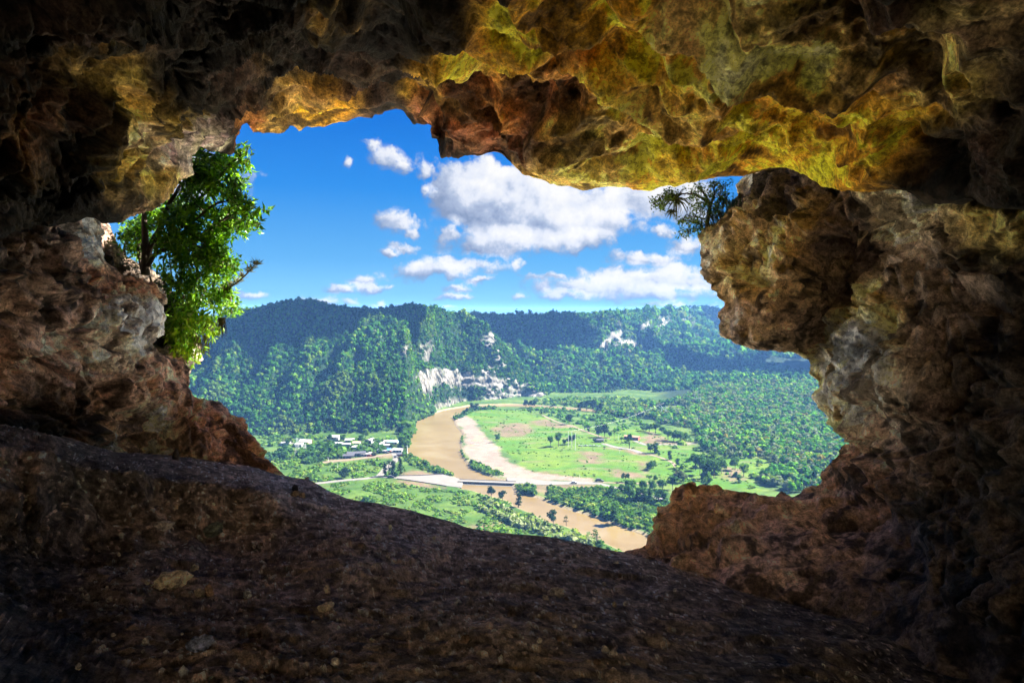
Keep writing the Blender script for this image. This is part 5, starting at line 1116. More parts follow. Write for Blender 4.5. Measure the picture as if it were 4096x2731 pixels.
def house(x, y, w_, d, h, rot, wall, roof, label, style='gable', name='house', cat='house', front='window', group='houses of the riverside village', storeys=1, veranda=False, lift=0):
    p = gp(x, y); root = empty(name, (p[0], p[1], GZ + lift), math.radians(rot)); tag(root, label, cat, group)
    H = h * storeys
    root.scale = (.86, .86, .92)
    def part(nm, bs, mat, par=root):
        V, Q = boxm(bs); return mesh_np(nm, V, Q=Q, mat=PAINT[mat], parent=par)
    if style == 'open':
        posts = [(-w_ / 2 + i * w_ / 4 - .15, -w_ / 2 + i * w_ / 4 + .15, -d / 2, -d / 2 + .3, 0, H) for i in range(5)]
        part('wall', [(-w_ / 2, w_ / 2, d / 2 - .2, d / 2, -1, H)], wall)
        for q in posts: part('post', [q], wall)
    else:
        part('wall', [(-w_ / 2, w_ / 2, -d / 2, d / 2, -3 if lift else -.5, H)], wall)
    e = .45
    if style == 'gable':
        r = h * .38
        V = [(-w_ / 2 - e, -d / 2 - e, H - .05), (w_ / 2 + e, -d / 2 - e, H - .05), (w_ / 2 + e, 0, H + r), (-w_ / 2 - e, 0, H + r), (-w_ / 2 - e, d / 2 + e, H - .05), (w_ / 2 + e, d / 2 + e, H - .05)]
        V += [(a, b, c - .18) for a, b, c in V]
        Q = [(0, 1, 2, 3), (3, 2, 5, 4), (6, 9, 8, 7), (9, 10, 11, 8), (0, 6, 7, 1), (4, 5, 11, 10), (0, 3, 9, 6), (3, 4, 10, 9), (1, 7, 8, 2), (2, 8, 11, 5)]
        mesh_np('roof', V, Q=Q, mat=PAINT[roof], parent=root)
        for sx in (-w_ / 2 + .02, w_ / 2 - .02):
            mesh_np('gable', [(sx, -d / 2, H), (sx, d / 2, H), (sx, 0, H + r - .2)], T=[(0, 2, 1)], mat=PAINT[wall], parent=root)
    elif style == 'flat':
        part('roof', [(-w_ / 2 - .25, w_ / 2 + .25, -d / 2 - .25, d / 2 + .25, H, H + .3)], roof)
    else:
        V = [(-w_ / 2 - e, -d / 2 - e, H), (w_ / 2 + e, -d / 2 - e, H), (w_ / 2 + e, d / 2 + e, H + h * .25), (-w_ / 2 - e, d / 2 + e, H + h * .25)]; V += [(a, b, c - .2) for a, b, c in V]
        mesh_np('roof', V, Q=[(0, 1, 2, 3), (4, 7, 6, 5), (0, 4, 5, 1), (1, 5, 6, 2), (2, 6, 7, 3), (3, 7, 4, 0)], mat=PAINT[roof], parent=root)
        if style != 'open': part('gable', [(-w_ / 2 + .05, w_ / 2 - .05, d / 2 - .3, d / 2 - .05, H - .02, H + h * .18)], wall)
    if style != 'open':
        nwin = max(2, int(w_ / 3))
        for s in range(storeys):
            for i in range(nwin):
                xx = -w_ / 2 + (i + .5) * w_ / nwin
                if i == nwin // 2 and s == 0: part('door', [(xx - .5, xx + .5, -d / 2 - .05, -d / 2 + .05, 0, 2.1)], 'dark')
                else: part('window', [(xx - .6, xx + .6, -d / 2 - .05, -d / 2 + .05, s * h + 1.0, s * h + 2.1)], 'glass')
    if veranda:
        part('veranda_roof', [(-w_ / 2, w_ / 2, -d / 2 - 2.4, -d / 2 - .06, H - .55, H - .4)], roof)
        for i in range(4):
            xx = -w_ / 2 + .3 + i * (w_ - .6) / 3; part('post', [(xx - .12, xx + .12, -d / 2 - 2.3, -d / 2 - 2.05, 0, H - .55)], wall)
        part('railing', [(-w_ / 2, w_ / 2, -d / 2 - 2.35, -d / 2 - 2.28, .5, 1.0)], wall)
    return root
house(1143, 1780, 9, 6, 2.6, 5, 'white', 'white', 'small white house at the far left end of the village', 'flat')
house(1222, 1773, 10.5, 8, 3.0, -8, 'pink', 'white', 'large white-roofed house with a pink veranda front at the left of the village', 'gable', veranda=True)
house(1196, 1786, 7, 5, 2.6, 0, 'white', 'white', 'low white shed beside the street below the pink-fronted house', 'lean')
house(1334, 1760, 11, 7, 2.7, -4, 'white', 'white', 'white house with a dark balcony under the wooded hill', 'flat', storeys=1, veranda=True, lift=1.5)
house(1400, 1768, 9, 8, 2.8, 4, 'cream', 'white', 'cream house with a curved drive right of the balcony house', 'gable')
house(1482, 1772, 8, 9, 3.4, 62, 'white', 'white', 'tall white house with a dark gable end standing alone on the slope', 'gable')
house(1350, 1786, 10, 9, 3.2, -3, 'white', 'metal', 'big pale metal-roofed house in the front row of the village', 'gable')
house(1386, 1786, 8, 6, 2.8, 6, 'white', 'white', 'small white house right of the big pale metal-roofed one', 'flat')
house(1427, 1780, 7, 6, 2.8, 0, 'grey', 'tan', 'little grey house with a brown roof behind the front row', 'gable')
house(1432, 1797, 11, 8, 2.7, -8, 'white', 'white', 'wide flat white house in the middle of the front row', 'flat')
house(1484, 1790, 14, 5, 2.4, 0, 'cream', 'white', 'long low white building near the village centre', 'flat')
house(1524, 1785, 6, 6, 3.0, 10, 'white', 'white', 'small white house left of the crowded houses', 'gable')
house(1549, 1775, 6, 6, 2.8, -12, 'white', 'white', 'white house with a round-looking roof behind the street end', 'gable')
house(1574, 1776, 10, 7, 2.8, -10, 'cream', 'sky', 'cream house with a bright blue roof near the river', 'lean')
house(1550, 1790, 8, 6, 2.8, 5, 'white', 'white', 'white house at the top end of the white street', 'flat')
house(1592, 1808, 9, 6, 2.7, -5, 'white', 'white', 'white house with pale blue wall right of the street bend', 'gable')
house(1528, 1810, 8, 5, 2.4, 3, 'tan', 'metal', 'open-fronted tin-roofed house left of the street bend', 'lean')
house(1552, 1808, 5, 5, 2.4, 0, 'red', 'blue', 'small red-walled shack with a blue tarpaulin roof', 'lean', name='shack', cat='shack')
house(1597, 1824, 4.5, 4, 2.2, 20, 'red', 'dark', 'tiny dark red shack on the bare ground near the river', 'lean', name='shack', cat='shack')
house(1425, 1824, 17, 6, 3.0, 14, 'grey', 'dark', 'long dark-roofed open shed, the larger of two', 'open', name='shed', cat='shed', group='open sheds below the thicket')
house(1394, 1831, 10, 5, 2.4, 8, 'grey', 'dark', 'shorter dark-roofed open shed, left of the larger one', 'open', name='shed', cat='shed', group='open sheds below the thicket')
house(1463, 1824, 9, 4, 2.2, 6, 'cream', 'white', 'pale low hut at the right end of the long sheds', 'flat', name='hut', cat='hut')
house(1488, 1820, 6, 4, 2.2, 6, 'white', 'white', 'small white hut beside a brown bush right of the sheds', 'flat', name='hut', cat='hut')
house(2533, 1757, 13, 6, 3.0, -28, 'red', 'rust', 'red farmhouse with a rusty roof on the right of the meadow', 'gable', group='farm buildings on the meadow')
house(2510, 1753, 6, 5, 2.6, -28, 'red', 'rust', 'small red outbuilding at the left end of the farmhouse', 'gable', group='farm buildings on the meadow', name='outbuilding', cat='outbuilding')
house(2397, 1768, 9, 4, 2.6, 0, 'tan', 'dark', 'ruined tan hut with open bays half hidden by bushes', 'open', name='ruin', cat='ruin', group='farm buildings on the meadow')
house(3172, 1522, 16, 8, 3.5, 0, 'white', 'white', 'white house far away on the shaded plain', 'flat', group='distant houses on the plain')
house(3244, 1530, 20, 9, 3.5, 10, 'white', 'white', 'long white building far away beside the right cave wall', 'flat', group='distant houses on the plain')
house(3172, 1464, 18, 10, 5, 0, 'pink', 'rust', 'pinkish house farthest away on the plain', 'gable', group='distant houses on the plain')
def ruins():
    p = gp(2355, 1784); root = empty('foundation', (p[0], p[1], GZ)); tag(root, 'line of broken grey stone footings on the meadow', 'ruin')
    r = np.random.default_rng(5)
    for i in range(9):
        x = -9 + i * 2.2; h = .4 + r.random() * .9; V, Q = boxm([(x, x + 1.2 + r.random() * .8, -.6, .6, -.2, h)])
        V = [(a, b, c * (.75 + .4 * r.random()) if c > 0 else c) for a, b, c in V]
        mesh_np('block', V, Q=Q, mat=PAINT['grey' if i % 3 else 'white'], parent=root)
ruins()

# ------------------------------------------------------------------ poles and lines
M_POLE = simple_mat('galvanised_pole', (.62, .62, .60), .5, .1, 1.0)
def pole(x, y, hpx, label, arms=0, r=.22, name='utility_pole', cat='pole', group=None, frame=False, z=None):
    p = gp(x, y); H = hpx / FPX * p[1]; root = empty(name, (p[0], p[1], GZ if z is None else z)); tag(root, label, cat, group)
    xs = (-2.4, 2.4) if frame else (0,)
    for xx in xs:
        V, Q = tube_mesh([[(xx, 0, -.5), (xx, 0, H * .5), (xx, 0, H)]], [[r, r * .85, r * .65]], 8); mesh_np('mast' if not frame else 'leg', V, Q=Q, mat=M_POLE, parent=root)
    if frame:
        V, Q = boxm([(-5.2, 5.2, -.12, .12, H * .88, H * .88 + .3)]); mesh_np('crossarm', V, Q=Q, mat=M_POLE, parent=root)
        V, Q = tube_mesh([[(-2.4, 0, H * .55), (2.4, 0, H * .85)], [(2.4, 0, H * .55), (-2.4, 0, H * .85)]], [[.08, .08]] * 2, 5); mesh_np('brace', V, Q=Q, mat=M_POLE, parent=root)
    for a in range(arms):
        V, Q = boxm([(-1.1, 1.1, -.07, .07, H * .93 - a * .9, H * .93 - a * .9 + .14)]); mesh_np('crossarm', V, Q=Q, mat=M_POLE, parent=root)
    return root, p, H
G3 = 'three tall white power poles on the meadow'
pole(2273, 1786, 62, 'leftmost of the three tall white poles on the meadow', 0, .24, group=G3); pole(2287, 1791, 64, 'middle of the three tall white poles on the meadow', 0, .24, group=G3); pole(2301, 1800, 68, 'rightmost of the three tall white poles on the meadow', 0, .24, group=G3)
pole(2654, 1668, 46, 'white twin-legged power pylon at the edge of the far wood', frame=True, r=.42, group='twin-legged pylons', cat='pylon', name='power_pylon')
pole(2793, 1628, 40, 'white twin-legged power pylon farther back among the trees', frame=True, r=.42, group='twin-legged pylons', cat='pylon', name='power_pylon')
pole(3072, 1604, 30, 'distant white pylon left of a pair above the sunlit wood', frame=True, r=.45, group='twin-legged pylons', cat='pylon', name='power_pylon'); pole(3096, 1608, 32, 'distant white pylon right of a pair above the sunlit wood', frame=True, r=.45, group='twin-legged pylons', cat='pylon', name='power_pylon')
pole(1216, 1812, 40, 'left of two close white poles at the village thicket', 0, .30, group='pair of poles at the thicket'); pole(1223, 1813, 40, 'right of two close white poles at the village thicket', 0, .30, group='pair of poles at the thicket')
pole(1629, 1818, 38, 'white pole on the left river bank where the wires cross', 1, .32)
pole(1313, 1843, 14, 'short pole beside the dirt track in the left field', 1, .18); pole(1351, 1876, 22, 'thin pole left of the dark bushy tree', 0, .16); pole(1443, 1752, 16, 'short pole at the foot of the hill above the village', 1, .2)
pole(2319, 1916, 20, 'thin pale pole at the lower edge of the meadow', 0, .14); pole(2473, 1760, 24, 'thin white pole right of the tall palm', 0, .18); pole(2478, 1812, 16, 'dark sign-like pole below the white path', 1, .14); pole(2330, 1788, 16, 'thin pole at the stone footings', 0, .12)
pole(1564, 1904, 30, 'pale pole in front of the junction grove', 0, .14); pole(1573, 1906, 16, 'short pale pole right of the junction grove trunks', 0, .12)
def lattice(x, y, hpx, label):
    p = gp(x, y); H = hpx / FPX * p[1]; root = empty('lattice_tower', (p[0], p[1], GZ)); tag(root, label, 'pylon')
    for sx in (-1, 1):
        for sy in (-1, 1):
            V, Q = tube_mesh([[(sx * 2.0, sy * 2.0, 0), (sx * .5, sy * .5, H * .8), (sx * .35, sy * .35, H)]], [[.09, .07, .05]], 5); mesh_np('leg', V, Q=Q, mat=M_POLE, parent=root)
    ps = []
    for k in range(9):
        z0, z1 = H * k / 9, H * (k + 1) / 9; w0, w1 = 2 - 1.5 * min(1, z0 / (H * .8)), 2 - 1.5 * min(1, z1 / (H * .8))
        ps += [[(-w0, -w0, z0), (w1, -w1, z1)], [(w0, -w0, z0), (-w1, -w1, z1)], [(-w0, w0, z0), (w1, w1, z1)]]
    V, Q = tube_mesh(ps, [[.05, .05]] * len(ps), 4); mesh_np('bracing', V, Q=Q, mat=M_POLE, parent=root)
    for zz in (.72, .84, .95):
        V, Q = boxm([(-3, 3, -.1, .1, H * zz, H * zz + .2)]); mesh_np('crossarm', V, Q=Q, mat=M_POLE, parent=root)
lattice(1189, 1826, 76, 'tall thin lattice tower in the pale left field')
def wire(a, b, sag, label, group, off=0):
    A = np.array(a, float); B = np.array(b, float); t = np.linspace(0, 1, 14)[:, None]; p = A + (B - A) * t; p[:, 2] -= sag * 4 * (t * (1 - t))[:, 0]; p[:, 0] += off; p[:, 1] += off
    V, Q = tube_mesh([p], [np.full(14, .018)], 4); o = mesh_np('power_line', V, Q=Q, mat=M_POLE); tag(o, label, 'power line', group)
pa = gp(1629, 1818); pb = gp(2210, 1786)
for k in range(4): wire((pa[0], pa[1], GZ + 9.6 - k * .9), (pb[0], pb[1] + 4, GZ + 13.0 - k * .9), 3, ('topmost', 'second from top', 'third from top', 'lowest')[k] + ' thin pale wire crossing the brown river', 'wires over the river')
pc = gp(2287, 1791); pd = gp(2654, 1668)
for k in range(3): wire((pc[0], pc[1], GZ + 15), (pd[0], pd[1], GZ + 16), 4, ('left', 'middle', 'right')[k] + ' thin pale wire running over the meadow to the far pylon', 'wires over the meadow', (k - 1) * 2.2)

# ------------------------------------------------------------------ vehicles
M_TYRE = simple_mat('tyre', (.02, .02, .02), .8)
def car(x, y, rot, paint, label, z=.14, L=4.4, Wd=1.8, Hh=1.5, name='car', cat='car'):
    p = gp(x, y); root = empty(name, (p[0], p[1], GZ + z), math.radians(rot)); tag(root, label, cat, 'vehicles on the valley roads')
    prof = [(-L / 2, .35), (-L / 2, .85), (-L * .38, .95), (-L * .28, Hh), (L * .12, Hh), (L * .27, .98), (L * .46, .88), (L / 2, .7), (L / 2, .35)]
    n = len(prof); V = [(a, -Wd / 2, b) for a, b in prof] + [(a, Wd / 2, b) for a, b in prof]
    import bmesh
    bm = bmesh.new(); vs = [bm.verts.new(v) for v in V]
    bm.faces.new(vs[:n]); bm.faces.new(vs[n:][::-1])
    for i in range(n): bm.faces.new((vs[i], vs[i + n], vs[(i + 1) % n + n], vs[(i + 1) % n]))
    bmesh.ops.recalc_face_normals(bm, faces=bm.faces); me = bpy.data.meshes.new('body'); bm.to_mesh(me); bm.free(); me.materials.append(PAINT[paint])
    o = bpy.data.objects.new('body', me); COL.objects.link(o); o.parent = root
    V, Q = boxm([(-L * .27, L * .14, -Wd / 2 - .01, Wd / 2 + .01, 1.0, Hh - .12)]); mesh_np('window', V, Q=Q, mat=PAINT['glass'], parent=root)
    for sx in (-L * .32, L * .32):
        for sy in (-Wd / 2 + .1, Wd / 2 - .1):
            V, Q = tube_mesh([[(sx, sy - .11, .33), (sx, sy - .1, .33), (sx, sy + .1, .33), (sx, sy + .11, .33)]], [[.05, .33, .33, .05]], 12); mesh_np('wheel', V, Q=Q, mat=M_TYRE, parent=root)
car(1563, 1911, 15, 'dark', 'black car at the road junction', L=5.0, Hh=1.8); car(1584, 1829, 80, 'dark', 'small dark car on the bend of the white village street'); car(2296, 1934, -4, 'grey', 'grey car on the concrete ramp right of the bridge', z=.31)
car(1546, 1812, 0, 'dark', 'dark car parked below the blue-tarpaulin shack', z=.02); car(1477, 1825, 10, 'red', 'red car parked beside the pale low hut', z=.02); car(2397, 1927, -3, 'dark', 'dark van parked at the right end of the concrete ramp', z=.31, L=6.5, Hh=2.1, name='van', cat='van')

# ------------------------------------------------------------------ clouds overhead whose shadows lie on the hills (above and beside the view)
def cloud(cx, cy, gz, alt, rx, ry, label, seed, ang=0.0):
    r = np.random.default_rng(seed); t = (alt - gz) / SUN[2]; c = np.array([cx, cy, gz]) + SUN * t
    Vs, Ts, off = [], [], 0
    import bmesh
    bm = bmesh.new(); bmesh.ops.create_icosphere(bm, subdivisions=4, radius=1.0); v0 = np.array([q.co[:] for q in bm.verts]); f0 = np.array([[q.index for q in f.verts] for f in bm.faces]); bm.free()
    for i in range(16):
        a = r.random() * 6.28; k = math.sqrt(r.random()) * .72; s = .30 + .25 * r.random()
        ox, oy = math.cos(a) * k * rx, math.sin(a) * k * ry
        if i == 0: ox = oy = 0; s = .75
        q = v0 * np.array([rx * s, ry * s, min(rx, ry) * s * .55]); q[:, 2] = np.maximum(q[:, 2], -min(rx, ry) * .06)
        P = q + np.array([ox, oy, 0]); P = P + v0 * (fbm(P / 60 + seed, 4, seed)[:, None] * min(rx, ry) * .28)
        Vs.append(P); Ts.append(f0 + off); off += len(v0)
    V = np.concatenate(Vs); ca, sa = math.cos(ang), math.sin(ang); V = np.stack([V[:, 0] * ca - V[:, 1] * sa, V[:, 0] * sa + V[:, 1] * ca, V[:, 2]], 1)
    o = mesh_np('cloud', V, T=np.concatenate(Ts), mat=M_CLOUD, smooth=True); o.location = c; tag(o, label, 'cloud')
M_CLOUD = simple_mat('cloud_white', (.9, .9, .9), 1.0, .02, .01)
cloud(-250, 835, -30, 420, 165, 78, 'broad white cloud above the left end of the wooded hill', 3, .15)
cloud(10, 1210, -50, 560, 130, 70, 'white cloud above the far wooded ridge', 12)
cloud(640, 1240, -118, 620, 400, 235, 'wide white cloud above the plain to the right', 17)
cloud(560, 2500, -40, 800, 300, 260, 'white cloud above the distant hills to the right', 23)
cloud(-125, 345, -120, 300, 50, 34, 'small white cloud above the near river bank', 31)
# ------------------------------------------------------------------ plants at the cave mouth
M_LEAF2 = leaf_mat('broad_leaf', .50, (1.25, 1.35, .35), .4)
M_FROND = leaf_mat('fern_frond', .60, (1.3, 1.35, .4), .5)
M_STEM = simple_mat('dark_stem', (.060, .042, .030), .9, .3, 8.0)
def leaves_mesh(name, C, N, D, L, Wd, col, mat, parent=None):
    """pointed leaves folded along the midrib: base C, facing N, pointing D"""
    n = len(C); D = D / (np.linalg.norm(D, axis=1, keepdims=True) + 1e-9); S = np.cross(D, N); S /= np.linalg.norm(S, axis=1, keepdims=True) + 1e-9; Nn = np.cross(S, D)
    L = L[:, None]; Wd = Wd[:, None]
    b = C; m1 = C + D * L * .38 + Nn * L * .05; tip = C + D * L - Nn * L * .10
    e1 = C + D * L * .42 + S * Wd * .5 - Nn * L * .03; e2 = C + D * L * .42 - S * Wd * .5 - Nn * L * .03
    V = np.stack([b, e1, tip, m1, e2], 1).reshape(-1, 3); k = np.arange(n)[:, None] * 5
    Q = np.concatenate([k + np.array([[0, 1, 2, 3]]), k + np.array([[0, 3, 2, 4]])])
    return mesh_np(name, V, Q=Q, mat=mat, col=np.repeat(col, 5, 0), parent=parent)
def pathpx(pts):
    p = np.array(pts, float); return unproj(p[:, 0], p[:, 1], p[:, 2])
def foliage_from(poly, nclus, depth, seed, per=9, llen=.13, lw=.055, cols=None, holes=0.25, hang=.25, spread=.16, clumps=70, crad=55, inner=None):
    """cluster centres filling an outline (photograph pixels) through a depth range"""
    r = np.random.default_rng(seed); poly = np.array(poly, float); x0, y0 = poly.min(0); x1, y1 = poly.max(0)
    # boughs: leaves gather round a limited number of bough ends
    B = []
    while len(B) < clumps:
        q = r.random((200, 2)) * [x1 - x0, y1 - y0] + [x0, y0]; q = q[inpoly(q[:, 0], q[:, 1], poly)]; B += list(q)
    B = np.array(B[:clumps]); bd = depth[0] + (depth[1] - depth[0]) * r.random(clumps)
    bi = r.integers(0, clumps, nclus * 3); off = r.normal(size=(nclus * 3, 2)) * crad * .5
    q = B[bi] + off; ok = sdist(q[:, 0], q[:, 1], poly) > -6; q = q[ok][:nclus]; d = (bd[bi][ok] + r.normal(size=ok.sum()) * .18)[:nclus]
    P = unproj(q[:, 0], q[:, 1], d); n = len(P)
    C = np.repeat(P, per, 0) + r.normal(size=(n * per, 3)) * spread * .32
    ax = r.normal(size=(n, 3)); ax[:, 2] = ax[:, 2] * .5 + .2; ax[:, 1] -= .3; ax /= np.linalg.norm(ax, axis=1, keepdims=True)
    Dd = r.normal(size=(n * per, 3)); Dd[:, 2] -= hang; Dd = Dd + np.repeat(ax, per, 0) * .5
    Nn = np.array([0, -.25, 1.0]) + r.normal(size=(n * per, 3)) * .55
    L = llen * (.6 + .7 * r.random(n * per)); W_ = lw * (.7 + .6 * r.random(n * per))
    cols = np.array(cols); c = cols[r.integers(0, len(cols), n)]; c = np.repeat(c, per, 0) * (.65 + .7 * r.random((n * per, 1)))
    return (C, Nn, Dd, L, W_, c), P, B, bd
def twigs(P, nodes, every, r0=.008, seed=1):
    r = np.random.default_rng(seed); ps, rs = [], []
    for p in P[::every]:
        d = np.linalg.norm(nodes - p, axis=1) + .6 * np.maximum(nodes[:, 2] - p[2], 0); q = nodes[d.argmin()]
        m = (p + q) / 2 + r.normal(size=3) * .05 + np.array([0, 0, .04]); ps.append([q, m, p]); rs.append([r0 * 1.6, r0, r0 * .5])
    return ps, rs
def dense(path, k=8): return catmull(path, k)
def grow(name, label, cat, trunks, polys, seed, group=None, leaf='leaf_canopy', bough=.016):
    root_p = trunks[0][0][0]; base = unproj(root_p[0], root_p[1], root_p[2]); root = empty(name, base); tag(root, label, cat, group)
    ps, rs, nodes = [], [], []
    for pts, r0, r1 in trunks:
        p = dense(pathpx(pts)); rr = np.random.default_rng(seed + len(ps)); p = p + np.cumsum(rr.normal(size=p.shape), 0) * .006
        ps.append(p - base); rs.append(np.linspace(r0, r1, len(p))); nodes.append(p)
    nodes = np.concatenate(nodes); parts = []
    allP = []
    for i, kw in enumerate(polys):
        a, P, B, bd = foliage_from(seed=seed + i * 11, **kw); parts.append(a); allP.append((P, B, bd))
    for P, B, bd in allP:
        BP = unproj(B[:, 0], B[:, 1], bd)
        for b in BP:
            d = np.linalg.norm(nodes - b, axis=1) + .7 * np.maximum(nodes[:, 2] - b[2] + .1, 0); q = nodes[d.argmin()]
            m1 = q * .6 + b * .4 + np.array([0, 0, .06]); ps.append(np.array([q, m1, b]) - base); rs.append([bough, bough * .62, bough * .3])
        t, r_ = twigs(P, BP, 3 if bough > .01 else 6, bough * .25, seed); ps += [np.array(x) - base for x in t]; rs += r_
    V, Q = tube_mesh(ps, rs, 5); mesh_np('trunk', V, Q=Q, mat=M_STEM, parent=root, smooth=True)
    cat_ = [np.concatenate([p[k] for p in parts]) for k in range(6)]
    leaves_mesh(leaf, cat_[0] - base, *cat_[1:], M_LEAF2, parent=root); return root
def r6(*p): return [(300 + a * .638, 500 + b * .638) for a, b in p]
def r6d(*p): return [(300 + a * .638, 500 + b * .638, d) for a, b, d in p]
LG = [(.08, .20, .012), (.12, .25, .014), (.05, .14, .010), (.16, .30, .016), (.04, .11, .010)]
YG = [(.14, .26, .015), (.10, .24, .015), (.18, .28, .03)]
UP = r6((740, 230), (790, 130), (850, 150), (950, 190), (1010, 140), (1060, 150), (1088, 210), (1070, 330), (1060, 440), (1100, 480), (1178, 515), (1155, 620), (1060, 680), (1040, 750), (995, 745), (960, 690), (900, 720), (930, 800), (860, 860), (760, 820), (650, 860), (560, 820), (500, 760), (560, 660), (500, 600), (560, 520), (620, 440), (690, 370), (740, 290))
grow('tree', 'big leafy green tree with many thin stems outside the left of the cave mouth', 'tree',
     [(r6d((440, 940, 13.0), (440, 800, 13.0), (436, 640, 13.0), (445, 520, 13.1), (470, 400, 13.3)), .085, .03), (r6d((455, 900, 13.1), (470, 780, 13.0), (540, 640, 12.9), (600, 500, 12.9), (680, 380, 13.0), (760, 250, 13.0)), .075, .02),
      (r6d((430, 930, 13.2), (400, 760, 13.4), (420, 640, 13.6), (400, 560, 13.7)), .045, .02), (r6d((460, 880, 12.9), (510, 800, 12.8), (620, 760, 12.7), (760, 700, 12.5), (900, 620, 12.4), (1060, 560, 12.3)), .05, .012),
      (r6d((300, 860, 13.8), (320, 740, 13.8), (380, 640, 13.8), (460, 560, 13.8)), .03, .015), (r6d((500, 800, 12.9), (520, 700, 13.0), (560, 560, 13.2), (640, 430, 13.3)), .035, .012), (r6d((540, 640, 12.9), (700, 520, 12.7), (850, 400, 12.6), (960, 260, 12.5), (1040, 200, 12.5)), .04, .01), (r6d((620, 760, 12.7), (740, 620, 12.6), (880, 520, 12.4), (1000, 500, 12.3)), .03, .01)],
     [dict(poly=UP, nclus=520, depth=(12.0, 13.4), per=11, llen=.15, lw=.062, cols=LG, clumps=95, crad=60), dict(poly=r6((330, 640), (280, 700), (330, 800), (420, 860), (480, 760), (540, 640), (560, 560), (520, 510), (430, 560)), nclus=170, depth=(13.2, 14.4), per=9, llen=.12, lw=.05, cols=LG, clumps=26, crad=50)], 71)
grow('shrub', 'dense green shrub hanging over the ledge below the big leafy tree', 'shrub',
     [(r6d((640, 1060, 12.9), (660, 940, 12.8), (700, 820, 12.7), (720, 740, 12.6)), .035, .012), (r6d((680, 1100, 12.8), (760, 980, 12.6), (860, 900, 12.4), (960, 880, 12.3)), .035, .01), (r6d((560, 1040, 13.1), (550, 920, 13.1), (540, 820, 13.0)), .025, .012), (r6d((720, 1160, 12.6), (820, 1080, 12.5), (920, 1060, 12.3), (990, 1120, 12.3)), .025, .008), (r6d((600, 1050, 13), (610, 930, 13), (600, 800, 12.9)), .02, .01)],
     [dict(poly=r6((500, 860), (640, 840), (760, 800), (880, 790), (960, 780), (1055, 860), (1030, 930), (940, 945), (900, 930), (940, 1000), (1020, 1110), (1000, 1195), (900, 1185), (820, 1130), (700, 1160), (640, 1160), (560, 1020)), nclus=330, depth=(12.0, 13.2), per=10, llen=.12, lw=.05, cols=LG + YG[:1], clumps=60, crad=52)], 91)
grow('shrub', 'bright yellow-green hanging shrub at the lowest tip of the left ledge', 'shrub',
     [(r6d((620, 1470, 11.7), (640, 1380, 11.8), (650, 1290, 11.8), (680, 1220, 11.9)), .015, .006), (r6d((700, 1300, 11.9), (700, 1400, 11.8), (705, 1500, 11.7)), .012, .005), (r6d((700, 1250, 11.9), (760, 1280, 11.9), (840, 1260, 12.0)), .012, .005)],
     [dict(poly=r6((590, 1215), (640, 1180), (700, 1110), (780, 1180), (860, 1200), (905, 1240), (870, 1310), (790, 1290), (760, 1340), (770, 1400), (735, 1400), (725, 1505), (690, 1480), (680, 1420), (620, 1400), (600, 1300)), nclus=190, depth=(11.6, 12.2), per=10, llen=.12, lw=.045, cols=YG, clumps=40, crad=40, hang=.9)], 111)
def epiphyte_branch():
    base = unproj(*[v for v in r6d((950, 1030, 12.2))[0]]); root = empty('dead_branch', base); tag(root, 'bare branch with tufts of air plants reaching out right of the left trees', 'branch')
    p = dense(pathpx(r6d((900, 1060, 12.4), (950, 1030, 12.2), (1020, 985, 12.0), (1080, 930, 11.9), (1125, 880, 11.8), (1145, 872, 11.8))), 5); p2 = dense(pathpx(r6d((1080, 930, 11.9), (1080, 890, 11.9), (1078, 865, 11.9))), 4); p3 = dense(pathpx(r6d((960, 1030, 12.2), (950, 985, 12.1), (940, 960, 12.1))), 4)
    V, Q = tube_mesh([p - base, p2 - base, p3 - base], [np.linspace(.022, .006, len(p)), np.linspace(.010, .004, len(p2)), np.linspace(.010, .004, len(p3))], 5); mesh_np('limb', V, Q=Q, mat=M_STEM, parent=root)
    r = np.random.default_rng(4)
    for i in np.linspace(3, len(p) - 2, 9).astype(int):
        n = 26; D = r.normal(size=(n, 3)); D[:, 2] = np.abs(D[:, 2]) * .8 + .1; C = np.tile(p[i] - base, (n, 1)) + r.normal(size=(n, 3)) * .015
        leaves_mesh('air_plant', C, np.tile(np.array([0, -1., .3]), (n, 1)), D, .09 + .06 * r.random(n), np.full(n, .014), np.tile(np.array((.13, .12, .05)), (n, 1)) * (.6 + .8 * r.random((n, 1))), M_FROND, root)
epiphyte_branch()
def moss(x, y, d, w_, L, label, seed, col=(.12, .11, .05)):
    r = np.random.default_rng(seed); base = unproj(x, y, d); ps, rs = [], []
    for i in range(46):
        o = np.array([(r.random() - .5) * w_, (r.random() - .5) * w_, 0]); l = L * (.4 + .7 * r.random()); k = r.normal(size=3) * .03
        ps.append(np.array([o, o + [k[0], k[1], -l * .5], o + [k[0] * 1.5, k[1], -l]])); rs.append([.006, .005, .001])
    V, Q = tube_mesh(ps, rs, 3); o = mesh_np('hanging_moss', V, Q=Q, mat=simple_mat('moss', col, .9)); o.location = base; tag(o, label, 'moss')
moss(907, 1140, 12.1, .10, .32, 'grey beard moss hanging from the bare branch left', 1); moss(888, 1270, 12.0, .10, .38, 'dark beard moss hanging in front of the wooded hill', 2, (.07, .06, .03)); moss(800, 1340, 11.8, .35, .42, 'brown moss fringe under the left ledge tip', 3)
